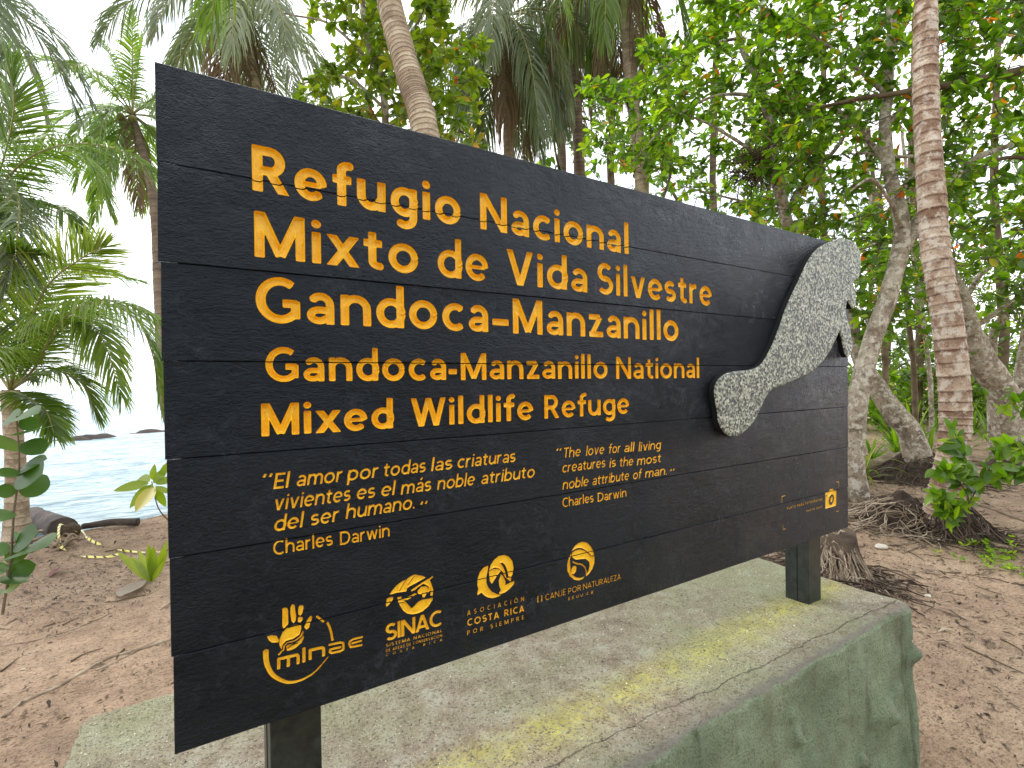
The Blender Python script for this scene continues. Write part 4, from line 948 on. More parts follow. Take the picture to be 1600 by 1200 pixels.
hero('coconut palm beyond the left edge with a tall upright frond and long hanging ones', [foot(-120, 6.2), P(-90, 600, 6.2), P(-40, 380, 6.1)], .13, .10, M_PTR,
     [([(-20, 320, 5.9), (8, 240, 5.6), (22, 160, 5.4), (10, 90, 5.3)], .75, .2, .25, M_FRG, 1.0),
      ([(-10, 310, 5.8), (40, 250, 5.5), (110, 225, 5.2), (190, 235, 5.0), (250, 275, 4.9)], .62, .8, .35, M_FRG, .2),
      ([(0, 330, 5.8), (25, 300, 5.4), (30, 340, 5.1), (22, 400, 5.0), (10, 450, 5.0)], .60, .4, .45, M_FRS, .9),
      ([(10, 350, 6.0), (60, 320, 5.9), (100, 330, 5.8), (130, 370, 5.8)], .55, .8, .45, M_FRG, 0),
      ([(0, 340, 6.2), (50, 265, 6.4), (110, 235, 6.5), (150, 270, 6.5), (170, 330, 6.5)], .55, .8, .5, M_FRG, .3),
      ([(-60, 300, 5.8), (-110, 270, 5.5), (-180, 300, 5.2)], .7, .6, .4, M_FRG, 0),
      ([(-50, 300, 6.3), (-80, 200, 6.6), (-100, 120, 6.9)], .7, .3, .4, M_FRG, 0),
      ([(-20, 400, 5.9), (10, 420, 5.7), (40, 470, 5.6), (45, 520, 5.6)], .6, .5, .35, M_FRG, .3)], ring=.08)
# the tall palm at the right
pI = [foot(1478, 5.55), P(1472, 800, 5.5), P(1480, 755, 5.45), P(1491, 700, 5.4), P(1492, 620, 5.4), P(1480, 500, 5.4), P(1463, 400, 5.45), P(1455, 300, 5.5), P(1448, 190, 5.6), P(1446, 100, 5.7), P(1447, 0, 5.8), P(1452, -200, 6.2), P(1456, -420, 6.8)]
eI = palm('tall rusty barked coconut palm with a root mound, right of the sign', pI, .155, .10, M_PRED, ring=.135, nf=16, L=3.2, Ll=.75, seed=61, els=(-20, 75), dead=2, sides=32, amp=.075, flare=.20, nl=50)
# ------------------------------------------------------------------ broadleaf trees
M_LB = leafmat('leaf_bright', [(0, (.055, .11, .014, 1)), (.3, (.09, .175, .018, 1)), (.65, (.18, .30, .026, 1)), (.93, (.36, .46, .035, 1)), (.965, (.45, .32, .03, 1)), (.985, (.62, .15, .02, 1)), (1, (.62, .12, .02, 1))], .3, .58, (1.7, 1.9, .4), .5, 20)
M_LY = leafmat('leaf_yellowish', [(0, (.07, .12, .015, 1)), (.4, (.15, .23, .02, 1)), (.9, (.30, .36, .035, 1)), (.97, (.5, .33, .05, 1)), (1, (.6, .10, .04, 1))], .32, .5, (1.6, 1.7, .4), .45, 20)
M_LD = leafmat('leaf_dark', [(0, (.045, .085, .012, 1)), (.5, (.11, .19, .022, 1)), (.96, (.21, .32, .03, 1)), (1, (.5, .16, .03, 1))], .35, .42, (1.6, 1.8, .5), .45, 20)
def leaves(P0, D, Lf, Wf, rs, nst=5, fold=.18, curl=.35, up=(0, 0, 1.), jit=.35):
    """obovate leaves from P0 along D"""
    k = len(P0); D = nrm(D); u = nrm(np.cross(D, nrm(rs.normal(0, jit, (k, 3))+np.array(up)))); nn = np.cross(u, D)
    st = {6: [0, .12, .35, .62, .86, 1], 5: [0, .25, .55, .85, 1], 4: [0, .35, .78, 1]}[nst]; wd = {6: [.07, .30, .72, 1, .70, .03], 5: [.08, .5, .95, .8, .04], 4: [.08, .7, 1, .05]}[nst]
    st = np.array(st); wd = np.array(wd); Lk = Lf[:, None]; cu = rs.uniform(-.1, 1, (k, 1))*curl
    cen = P0[:, None]+D[:, None]*(Lk*st)[..., None]-nn[:, None]*(cu*Lk*st**2)[..., None]
    w = .5*Wf[:, None]*wd
    a = cen-u[:, None]*w[..., None]+nn[:, None]*(fold*w)[..., None]; c = cen+u[:, None]*w[..., None]+nn[:, None]*(fold*w)[..., None]
    V = np.stack([a, cen, c], 2); ns_ = len(st); base = (np.arange(k)*ns_*3)[:, None]; j = np.arange(ns_-1)[None, :]*3
    F = np.concatenate([np.stack([base+j, base+j+1, base+j+4, base+j+3], -1), np.stack([base+j+1, base+j+2, base+j+5, base+j+4], -1)], 1).reshape(-1, 4)
    return V.reshape(-1, 3), F, ns_*3
def crown(parent, limbs, pts, mat, rs, Lf=.19, per=8, nst=5, twr=.010, aspect=.5, vmu=.4, vsd=.2, spread=1.0, tw_mat=None, orange=.012):
    """connect cluster points to the nearest wood, then leaf rosettes at each point"""
    wood = np.concatenate([spline(l, 40) for l in limbs]) if limbs else pts[:1]
    pts = np.asarray(pts); d = np.sqrt(((pts[:, None]-wood[None])**2).sum(-1)).min(1); order = np.argsort(d); nodes = list(wood); NP = np.array(nodes)
    arrP = np.empty((len(wood)+len(pts)*3, 3)); n = len(wood); arrP[:n] = wood; tw = Acc(); dirs = np.zeros((len(pts), 3))
    for o in order:
        q = pts[o]; dd = ((arrP[:n]-q)**2).sum(1); b = int(dd.argmin()); p0 = arrP[b]; L_ = math.sqrt(dd[b])+1e-6
        mid = (p0+q)/2+rs.normal(0, .10, 3)*L_+np.array([0, 0, -.06*L_]); path = spline([p0, mid, q], 5)
        r = twr*(.45+min(1.6, L_*1.2)); V, F = tubeq(path, np.linspace(r, twr*.35, 5), 4); tw.add(V, F, .4+.2*rs.random())
        arrP[n] = path[2]; arrP[n+1] = path[3]; arrP[n+2] = q; n += 3; dirs[o] = nrm(q-mid)
    tw.obj('twigs', tw_mat or M_TWIG, parent)['kind'] = 'stuff'
    k = len(pts)*per; c = np.repeat(np.arange(len(pts)), per); az = rs.uniform(0, 6.283, k)
    ax = nrm(dirs[c]*.5+np.array([0, 0, .6])+rs.normal(0, .25, (len(pts), 3))[c]); s1 = nrm(np.cross(ax, np.array([.3, .9, .1]))); s2 = np.cross(ax, s1)
    el = rs.uniform(-.35, .75, k)
    D = s1*(np.cos(az)*np.cos(el))[:, None]+s2*(np.sin(az)*np.cos(el))[:, None]+ax*np.sin(el)[:, None]
    D[:, 2] -= .18
    back = rs.uniform(0, .55, k)*Lf*spread; P0 = pts[c]-dirs[c]*back[:, None]+rs.normal(0, .012, (k, 3))
    Lk = Lf*rs.uniform(.55, 1.15, k); V, F, nv = leaves(P0, D, Lk, Lk*aspect*rs.uniform(.85, 1.1, k), rs, nst)
    cl = rs.normal(vmu, vsd*.8, len(pts)); va = np.clip(cl[c]+rs.normal(0, vsd*.6, k), 0, .93); o_ = rs.random(k) < orange; va[o_] = rs.uniform(.955, 1, o_.sum())
    f = obj('foliage', V, F, mat, parent, True, {'var': np.repeat(va, nv)}); f['kind'] = 'stuff'; return f
def region(n, u0, u1, v0, v1, d0, d1, rs, clump=.55, mask=None):
    out_ = []
    while len(out_) < n:
        u_, v_, d_ = rs.uniform(u0, u1), rs.uniform(v0, v1), rs.uniform(d0, d1)
        if mask is not None and not mask(u_, v_, d_): continue
        q = P(u_, v_, d_)
        if vnoise(q, .9)*.6+vnoise(q+31, 2.1)*.4 < clump-1+rs.uniform(-.25, .25)+.35: continue
        if q[2] < .8: continue
        out_.append(q)
    return np.array(out_)
def limb(parent, pts, r0, r1, mat, name='limb', sides=12, am=.10):
    L = np.linalg.norm(np.diff(np.array(pts), axis=0), axis=1).sum(); n = int(max(12, L/.06)); p = spline(pts, n)
    p = p+.02*np.stack([fbm(p+k*11, 1.6, 3) for k in range(3)], -1)*np.linspace(0, 1, n)[:, None]**.3
    sd_ = rng.random()*90
    V, F = tube(p, np.linspace(r0, r1, n)*(1+.08*np.array([vnoise(np.array([i*.13+sd_, .2, .3])) for i in range(n)])), sides, cap=True,
                bump=lambda i, th: 1+am*vnoise(np.stack([np.cos(th)*1.7+i*0, np.sin(th)*1.7+i*0, i*.16+sd_+th*0], -1), 1))
    return obj(name, V, F, mat, parent, True, {'var': np.clip(.5+.4*fbm(V, 7, 3), 0, 1)})
def tree(label, trunk_pts, r0, r1, limbs, mat, pts, lmat, rs, cat='tree', sides=14, **k):
    tp = [np.array(p, float) for p in trunk_pts]; e = empty('broadleaf_tree', tp[0], label, cat, 'broadleaf trees')
    limb(e, tp, r0, r1, mat, 'trunk', sides)
    alll = [tp]
    for lp, a, b in limbs:
        lp = [np.array(p, float) for p in lp]; alll.append(lp); limb(e, lp, a, b, mat, 'branch', 8)
    if pts is not None and len(pts): crown(e, alll, pts, lmat, rs, **k)
    return e
R1 = np.random.default_rng(101)
# yellow-green almond tree above the board's left half
pts = np.concatenate([region(190, 410, 640, 20, 215, 6.2, 8.0, R1, .5, lambda u, v, d: v < 225+(u-600)*.15 and v > 200-(u-400)*1.0), region(40, 480, 600, -60, 40, 6.2, 7.5, R1, .5), region(110, 640, 760, 60, 245, 5.8, 7.6, R1, .45), region(50, 650, 700, -40, 90, 6, 7.5, R1, .5)])
tree('light almond tree with yellowish green leaf rosettes behind the ringed leaning palm', [foot(620, 7.2), P(610, 400, 7.1), P(600, 150, 7.0), P(575, 60, 7.0), P(560, -40, 7.0)], .07, .03,
     [(P_((603, 170, 7), (540, 120, 6.9), (470, 130, 6.8)), .028, .01), (P_((606, 200, 7), (660, 170, 6.8), (720, 200, 6.6)), .028, .01), (P_((600, 150, 7), (620, 90, 7), (660, 20, 7)), .03, .012), (P_((590, 110, 7), (520, 40, 6.8), (440, 20, 6.7)), .026, .01)],
     M_GREY, pts, M_LY, R1, Lf=.155, per=9, vmu=.5, vsd=.22, orange=.02)
# bright green mass right of the slender palm
pts = region(760, 905, 1290, -60, 400, 6.8, 9.6, R1, .55, lambda u, v, d: v < 235+(u-900)*.42 and (u > 1000 or v > 120) and (v > 60 or u > 1080))
tree('bright green leafy tree with mottled trunk behind the right half of the board', [foot(1265, 8.2), P(1245, 420, 8.1), P(1228, 340, 8.0), P(1209, 260, 7.9), P(1200, 190, 7.9), P(1190, 140, 7.9), P(1155, 60, 8.0), P(1150, -60, 8.2)], .105, .04,
     [(P_((1228, 340, 8), (1265, 270, 7.9), (1300, 240, 7.8), (1350, 160, 7.8)), .045, .02), (P_((1209, 260, 7.9), (1120, 200, 7.8), (1040, 170, 7.7)), .03, .012), (P_((1192, 150, 7.9), (1120, 150, 7.7), (1060, 180, 7.6), (980, 260, 7.5)), .03, .012),
      (P_((1222, 320, 8), (1140, 310, 7.8), (1060, 290, 7.7)), .025, .01), (P_((1155, 60, 8), (1080, 80, 8), (1020, 120, 7.8)), .025, .01), (P_((1236, 350, 8), (1290, 330, 7.6), (1330, 300, 7.4)), .03, .012)],
     M_GREY, pts, M_LB, R1, Lf=.150, per=9, vmu=.52, vsd=.30, orange=.015)
# leaning pale tree right of the board
pts = region(760, 1170, 1520, -80, 470, 6.2, 9.2, R1, .5, lambda u, v, d: v < 330+(u-1170)*.45 and (v < 330 or u < 1420))
tree('pale blotched tree leaning right from behind the board end, forked behind the rusty palm', [foot(1338, 6.7), P(1336, 720, 6.7), P(1341, 625, 6.7), P(1364, 533, 6.7), P(1387, 460, 6.7), P(1403, 405, 6.7), P(1410, 355, 6.7), P(1398, 300, 6.8), P(1387, 250, 6.9), P(1383, 200, 7.0), P(1388, 120, 7.1), P(1392, -20, 7.3)], .135, .055,
     [(P_((1405, 400, 6.7), (1440, 335, 6.8), (1478, 292, 6.9), (1522, 250, 7.0), (1580, 225, 7.1)), .085, .035), (P_((1400, 310, 6.8), (1440, 250, 6.9), (1400, 245, 6.9), (1340, 240, 7)), .03, .015), (P_((1390, 260, 6.9), (1320, 180, 7), (1260, 160, 7.1)), .045, .018),
      (P_((1384, 200, 7), (1430, 140, 7.1), (1470, 60, 7.2)), .04, .015), (P_((1386, 150, 7), (1320, 90, 7.2), (1250, 40, 7.4)), .035, .014), (P_((1409, 360, 6.7), (1390, 310, 6.3), (1360, 280, 6.0), (1330, 300, 5.8)), .03, .01)],
     M_GREY, pts, M_LB, R1, Lf=.150, per=8, vmu=.38, vsd=.28, orange=.03)
# tree beyond the right edge with a limb crossing behind the palm
pts = region(760, 1440, 1760, -90, 430, 5.8, 9.0, R1, .5, lambda u, v, d: v < 440-(u-1440)*.1 and (v < 380 or u > 1500))
tree('tree beyond the right edge whose dark limb crosses high behind the rusty palm', [foot(1760, 6.8), P(1740, 500, 6.8), P(1720, 180, 6.9), P(1700, 60, 7.0)], .17, .09,
     [(P_((1735, 220, 6.9), (1660, 90, 6.7), (1600, 108, 6.6), (1520, 126, 6.5), (1462, 137, 6.5), (1400, 148, 6.6), (1330, 158, 6.7), (1260, 172, 6.9)), .075, .02), (P_((1730, 330, 6.8), (1640, 260, 6.8), (1560, 250, 6.9), (1490, 300, 7)), .04, .015),
      (P_((1720, 180, 6.9), (1640, 30, 7), (1560, -10, 7.2)), .045, .018), (P_((1738, 420, 6.8), (1660, 370, 6.8), (1580, 360, 6.8)), .035, .012)],
     M_TWIG, pts, M_LB, R1, Lf=.150, per=8, vmu=.34, vsd=.28, orange=.03)
# thick leaning trunk behind the rusty palm
pts = region(260, 1330, 1680, 300, 560, 8.2, 12, R1, .55, lambda u, v, d: v < 560-abs(u-1480)*.25 and v > 280)
tree('thick grey trunk leaning left behind the rusty palm with orange tinged leaves', [foot(1592, 9.2), P(1568, 618, 9.2), P(1536, 570, 9.1), P(1512, 520, 9), P(1500, 480, 9), P(1470, 400, 9), P(1450, 300, 9.2), P(1440, 200, 9.4)], .27, .10,
     [(P_((1500, 480, 9), (1540, 420, 9), (1600, 390, 9.2)), .06, .02), (P_((1480, 420, 9), (1400, 380, 9.2), (1340, 390, 9.4)), .05, .02), (P_((1512, 520, 9), (1580, 470, 8.6), (1640, 420, 8.4)), .04, .015)],
     M_GREY, pts, M_LB, R1, Lf=.18, per=7, vmu=.45, vsd=.2, orange=.06)
pts = region(60, 1540, 1720, 380, 520, 8.6, 11, R1, .5)
tree('slim pale trunk curving up to the right edge of the picture', [foot(1552, 10.2), P(1550, 556, 10), P(1553, 520, 9.9), P(1570, 490, 9.8), P(1604, 452, 9.7), P(1660, 380, 9.6)], .085, .06, [(P_((1604, 452, 9.7), (1650, 470, 9.6), (1700, 430, 9.5)), .03, .01)], M_GREY, pts, M_LB, R1, Lf=.18, per=7)
pts = region(50, 1560, 1720, 430, 540, 8, 10, R1, .5)
tree('short upright pale trunk cut by the right edge of the picture', [foot(1590, 9.4), P(1591, 610, 9.4), P(1597, 560, 9.4), P(1606, 500, 9.4), P(1630, 380, 9.4)], .095, .07, [(P_((1606, 500, 9.4), (1660, 440, 9.3)), .03, .01)], M_GREY, pts, M_LD, R1, Lf=.18, per=7)
# leaning trunk with dark root mass, between the pale tree and the palm
pts = region(40, 1330, 1420, 430, 540, 8, 9.5, R1, .5)
tree('trunk leaning left out of a dark root mass beside the fallen log', [foot(1440, 8.3), P(1425, 680, 8.3), P(1401, 648, 8.4), P(1372, 606, 8.5), P(1345, 560, 8.6), P(1325, 480, 8.8), P(1320, 400, 9)], .20, .09, [(P_((1345, 560, 8.6), (1380, 500, 8.8), (1400, 440, 9)), .05, .02)], M_GREY, pts, M_LB, R1, Lf=.18, per=7)
for i, (u_, u2, d_, r_) in enumerate([(1430, 1405, 12, .07), (1455, 1425, 13, .06), (1385, 1372, 14, .09), (1350, 1365, 15, .08), (1475, 1440, 11, .055)]):
    lb = ['thin dark trunk just left of the rusty palm', 'thin grey stem behind the rusty palm foot', 'distant trunk between the pale tree and the palm', 'distant trunk next to the board end', 'thin leaning stem touching the rusty palm'][i]
    pts = region(45, u2-90, u2+90, 320, 500, d_-1, d_+1.5, R1, .5)
    tree(lb, [foot(u_, d_), P(u_-2, 590, d_), P((u_+u2)/2, 480, d_), P(u2, 380, d_), P(u2-15, 200, d_)], r_, r_*.6, [], M_TWIG if i % 2 == 0 else M_GREY, pts, M_LD, R1, Lf=.2, per=7, nst=4, sides=8)
# the wood behind: individual trees, their crowns filling the gaps
for i, (u_, d_, n_, v0, v1, hw) in enumerate([(960, 14, 150, 60, 420, 120), (1120, 15, 190, -20, 430, 130), (1290, 16, 210, -60, 560, 130), (1430, 17, 210, -60, 600, 120), (1560, 15, 210, -60, 610, 130), (1700, 13, 200, -60, 600, 110), (1380, 24, 200, 420, 640, 150), (1560, 23, 220, 400, 640, 160), (1120, 22, 200, 200, 600, 170)]):
    lb = ['back row tree directly behind the slender palm', 'back row tree behind the mottled trunk', 'back row tree above the board right end', 'back row tree behind the forked pale tree', 'back row tree right of the rusty palm', 'back row tree beyond the right edge',
          'far tree low between the pale tree and the palm', 'far low tree right of the rusty palm trunk', 'far tree hidden behind the board right half'][i]
    pts = region(n_, u_-hw, u_+hw, v0, v1, d_-1.5, d_+2.5, R1, .6)
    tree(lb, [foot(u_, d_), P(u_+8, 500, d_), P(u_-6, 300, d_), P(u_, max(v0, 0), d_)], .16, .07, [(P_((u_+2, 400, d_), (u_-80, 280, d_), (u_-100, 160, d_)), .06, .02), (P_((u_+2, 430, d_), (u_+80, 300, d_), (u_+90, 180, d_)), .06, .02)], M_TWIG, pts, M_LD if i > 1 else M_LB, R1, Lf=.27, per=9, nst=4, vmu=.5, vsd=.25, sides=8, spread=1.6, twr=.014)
# ------------------------------------------------------------------ near plants, roots, driftwood, small things
M_ROOT = bark('root_bark', [(.15, hexc(70, 58, 48)), (.5, hexc(134, 116, 98)), (.85, hexc(190, 174, 152))])
M_ROOTD = bark('root_bark_dark', [(.15, hexc(34, 28, 24)), (.5, hexc(72, 60, 50)), (.85, hexc(116, 100, 86))])
M_DRIFT = bark('driftwood', [(.2, hexc(44, 38, 36)), (.6, hexc(86, 76, 70)), (.9, hexc(130, 118, 108))])
def onground(x, y, dz=0): return np.array([x, y, float(gz(x, y))+dz])
def root_path(p0, az, L, rs, r, wig=.35, n=9):
    p = [np.array(p0, float)]; a = az
    for i in range(n):
        a += rs.normal(0, wig); q = p[-1]+np.array([math.cos(a), math.sin(a), 0])*L/n; q[2] = float(gz(q[0], q[1]))+r*(.35-.9*i/n)+rs.normal(0, r*.25); p.append(q)
    return p
R2 = np.random.default_rng(202)
def mound(parent, c, rx, ry, h, mat, name='root_mound', seed=0, n=70):
    th = np.linspace(0, 2*math.pi, n, endpoint=False); rr = np.linspace(0, 1, 26); V = []
    for r in rr:
        x = c[0]+rx*r*np.cos(th)*(1+.12*np.sin(3*th+seed)); y = c[1]+ry*r*np.sin(th)*(1+.12*np.sin(3*th+seed)); p = np.stack([x, y, x*0+seed], -1)
        z = gz(x, y)+h*np.cos(r*math.pi/2)**1.3*(1+.25*fbm(p, 6, 3))+.03*fbm(p, 18, 3)*(1-r)-.04*r
        V.append(np.stack([x, y, z], -1))
    V = np.concatenate(V); i = np.arange(25)[:, None]*n; j = np.arange(n)[None, :]; j2 = (j+1) % n
    return obj(name, V, np.stack([i+j, i+j2, i+n+j2, i+n+j], -1).reshape(-1, 4), mat, parent, True, {'var': np.clip(.4+.4*fbm(V, 12, 3), 0, 1)})
def rootlets(parent, c, rx, ry, h, n, rs, r=(.004, .010), L=(.15, .45), mat=None, az=None):
    A = Acc()
    for _ in range(n):
        t = rs.uniform(0, 6.283) if az is None else rs.uniform(*az); q = rs.uniform(.05, 1.0)**.6; x = c[0]+rx*q*math.cos(t); y = c[1]+ry*q*math.sin(t)
        L_ = rs.uniform(*L); r_ = rs.uniform(*r); p = []; a = t+rs.normal(0, .7); z0 = float(gz(x, y))+h*max(0, math.cos(min(q, 1)*math.pi/2))**1.3+.01
        for k in range(5):
            s = k/4; xx = x+math.cos(a)*L_*s; yy = y+math.sin(a)*L_*s; qq = math.hypot((xx-c[0])/rx, (yy-c[1])/ry)
            zz = float(gz(xx, yy))+h*max(0, math.cos(min(qq, 1)*math.pi/2))**1.3+.012+.03*math.sin(s*math.pi)*rs.uniform(0, 1.2); p.append((xx, yy, max(zz, float(gz(xx, yy))-.005))); a += rs.normal(0, .35)
        V, F = tubeq(spline(p, 7), np.linspace(r_, r_*.5, 7), 4); A.add(V, F, np.clip(rs.normal(.55, .3), 0, 1))
    o = A.obj('rootlets', mat or M_ROOT, parent); o['kind'] = 'stuff'; return o
def add_roots(parent, c, n, L, r, rs, mat=None, az=(0, 6.283)):
    for k in range(n):
        a = az[0]+(az[1]-az[0])*(k+rs.random()*.8)/n; p = root_path((c[0]+.12*math.cos(a), c[1]+.12*math.sin(a), gz(c[0], c[1])+r*1.2), a, L*rs.uniform(.6, 1.2), rs, r)
        m_ = 28; V, F = tube(spline(p, m_), np.linspace(r, r*.25, m_), 8, cap=True, bump=lambda i, th: 1+.12*vnoise(np.stack([np.cos(th)+i*0, np.sin(th)+i*0, i*.3+k+th*0], -1), 1))
        obj('root', V, F, mat or M_ROOT, parent, True, {'var': np.clip(.5+.4*fbm(V, 14, 2), 0, 1)})
cI = foot(1478, 5.55)
mound(eI, cI, .40, .40, .40, M_ROOTD, seed=9)
mc = GG(1425, 822); mound(eI, mc+np.array([.12, .10, 0]), .62, .55, .30, M_ROOTD, seed=2)
rootlets(eI, mc+np.array([.10, .08, 0]), .68, .60, .28, 330, R2)
rootlets(eI, cI, .46, .46, .36, 260, R2, mat=M_ROOTD)
add_roots(eI, cI, 9, 1.5, .035, R2)
# pale tree and trunk K roots, dark mound
tj = [o for o in COL.objects if o.name.startswith('broadleaf_tree') and not o.parent]
tJ = tj[2]; tK = [o for o in tj if 'dark root mass' in o.get('label', '')][0]; tL = [o for o in tj if 'thick grey trunk' in o.get('label', '')][0]
add_roots(tJ, np.array(tJ.location), 8, 1.3, .04, R2)
rootlets(tJ, np.array(tJ.location), .5, .5, .10, 120, R2)
mound(tK, np.array(tK.location), .8, .8, .42, M_ROOTD, seed=4); rootlets(tK, np.array(tK.location), .8, .8, .42, 260, R2, mat=M_ROOTD, L=(.2, .6)); add_roots(tK, np.array(tK.location), 7, 1.6, .045, R2, M_ROOTD)
mound(tL, np.array(tL.location), .7, .7, .22, M_ROOTD, seed=6); add_roots(tL, np.array(tL.location), 7, 1.8, .05, R2)
# stump of roots behind the plinth
sc_ = GG(1300, 900); st = empty('palm_stump', sc_, 'stump wrapped in matted roots just behind the right end of the plinth', 'stump')
p = [sc_+np.array(q) for q in ((0, 0, -.1), (.02, .02, .12), (.05, .03, .28), (.06, .03, .36), (.06, .03, .38))]
V, F = tube(spline(p, 24), np.interp(np.linspace(0, 1, 24), [0, .6, .85, 1], [.24, .19, .16, .06]), 26, bump=lambda i, th: 1+.10*vnoise(np.stack([np.cos(th)*2+i*0, np.sin(th)*2+i*0, i*.3+th*0], -1), 1))
obj('wood', V, F, M_ROOTD, st, True, {'var': np.clip(.55+.4*fbm(V, 9, 3), 0, 1)}); rootlets(st, sc_, .30, .30, .40, 330, R2, L=(.10, .26)); rootlets(st, sc_, .30, .30, .36, 160, R2, mat=M_ROOTD, L=(.10, .26)); rootlets(st, sc_, .55, .5, .06, 120, R2, mat=M_ROOTD, L=(.15, .4))
# fallen log
def log(name, label, cat, a, b, r0, r1, mat, n=40, sides=16, am=.12):
    a = np.array(a, float); b = np.array(b, float); e = empty(name, (a+b)/2, label, cat); p = spline([a, (a+b)/2+np.array([0, 0, .02]), b], n)
    V, F = tube(p, np.linspace(r0, r1, n), sides, bump=lambda i, th: 1+am*vnoise(np.stack([np.cos(th)*1.6+i*0, np.sin(th)*1.6+i*0, i*.25+th*0], -1), 1))
    obj('wood', V, F, mat, e, True, {'var': np.clip(.5+.4*fbm(V, 8, 3), 0, 1)}); return e
l1, l2 = GG(1362, 738), GG(1436, 722); log('fallen_log', 'short thick fallen log lying between the pale tree and the rusty palm', 'log', l1+[0, 0, .1], l2+[0, 0, .12], .12, .14, M_ROOT)
# driftwood at the left
a_, b_ = GG(38, 812), GG(100, 836); log('driftwood_log', 'thick dark driftwood log at the foot of the left palm by the water', 'log', a_+[0, 0, .16], b_+[0, 0, .06], .19, .13, M_DRIFT, am=.2)
a_, b_ = GG(130, 829), GG(216, 822); log('driftwood_log', 'thin grey log lying along the edge of the sea', 'log', a_+[0, 0, .05], b_+[0, 0, .05], .035, .045, M_DRIFT)
# coconut husk and debris
h_ = GG(112, 836)+np.array([0, 0, .06]); me = bpy.data.meshes.new('husk'); bm = bmesh.new(); bmesh.ops.create_icosphere(bm, subdivisions=4, radius=.085)
for v in bm.verts: v.co *= 1+.10*vnoise(np.array(v.co)*14)+.08*vnoise(np.array(v.co)*40)
bm.to_mesh(me); bm.free(); me.materials.append(M_ROOT); me.polygons.foreach_set('use_smooth', np.ones(len(me.polygons), bool))
tag(link('coconut_husk', me, None, h_), 'old brown coconut husk lying on debris beside the driftwood log', 'coconut')
de = empty('beach_debris', GG(75, 848), 'heap of dead palm sheaths and sticks between driftwood log and husk', 'debris')
for k in range(11):
    q = GG(60+R2.uniform(-25, 55), 850+R2.uniform(-8, 14)); az_ = R2.uniform(0, 6.28); L_ = R2.uniform(.15, .45); p = [q+np.array([math.cos(az_)*L_*s, math.sin(az_)*L_*s, .05+.10*math.sin(s*3)*R2.uniform(0, 1)]) for s in (-.5, -.15, .2, .5)]
    V, F = tube(spline(p, 12), np.linspace(.022, .008, 12)*R2.uniform(.5, 1.3), 6); obj('stick', V, F, M_ROOT if k % 3 else M_DRIFT, de, True, {'var': np.clip(.6+.3*fbm(V, 12, 2), 0, 1)})
rl = empty('surface_root', GG(131, 1050), 'long pale root running across the sand at the lower left', 'root')
for pts_, r_ in (([(5, 1122), (34, 1099), (94, 1072), (131, 1050), (169, 1029), (210, 1018), (262, 1001), (300, 985)], .014), ([(0, 1010), (60, 1000), (110, 985), (170, 960), (250, 920)], .007), ([(150, 1048), (190, 1030), (245, 1000)], .009)):
    p = [GG(*q)+np.array([0, 0, r_*.1*R2.uniform(-1, 1.5)]) for q in pts_]; V, F = tube(spline(p, 70), .8*r_*(1+.25*np.sin(np.arange(70)*.7)), 8); obj('root', V, F, M_ROOT, rl, True, {'var': np.clip(.6+.3*fbm(V, 20, 2), 0, 1)})
# caution tape
def tape(px, w=.026):
    c = spline([GG(u, v)+np.array([0, 0, h]) for u, v, h in px], 150); t = nrm(np.gradient(c, axis=0)); s_ = np.linspace(0, 1, 150)
    up = nrm(np.stack([np.sin(s_*19)*.8, np.cos(s_*13)*.6, .8+.3*np.sin(s_*31)], -1)); sd_ = nrm(np.cross(t, up)); a = c+sd_*w/2; b = c-sd_*w/2
    a[:, 2] = np.maximum(a[:, 2], gz(a[:, 0], a[:, 1])+.004); b[:, 2] = np.maximum(b[:, 2], gz(b[:, 0], b[:, 1])+.004)
    V = np.stack([a, b], 1).reshape(-1, 3); i = np.arange(149)[:, None]*2; F = np.hstack([i, i+1, i+3, i+2]); L_ = np.concatenate([[0], np.cumsum(np.linalg.norm(np.diff(c, axis=0), axis=1))])
    return V, F, np.stack([L_, L_+.03], 1).reshape(-1)
mt = Mat('caution_tape_plastic'); sw = mt.math('FRACT', mt.math('MULTIPLY', mt.attr('var'), 11.0)); mt.bsdf(mt.ramp(sw, [(.0, hexc(226, 214, 120)), (.72, hexc(46, 42, 30))], 'CONSTANT'), .35); M_TAPE = mt.done()
px = [(120, 838, .05), (95, 842, .16), (94, 858, .05), (112, 868, .02), (140, 873, .02), (172, 874, .03), (190, 866, .02), (196, 862, .02)]
V, F, A_ = tape(px); o = obj('caution_tape', V, F, M_TAPE, None, True, {'var': A_}); tag(o, 'loop of yellow and black caution tape lying on the sand by the husk', 'tape')
V, F, A_ = tape([(128, 840, .08), (140, 850, .05), (165, 858, .03), (200, 864, .02), (240, 866, .02), (270, 862, .02)]); o = obj('caution_tape', V, F, M_TAPE, None, True, {'var': A_}); tag(o, 'straighter strand of caution tape running right from the husk behind the sprout', 'tape')
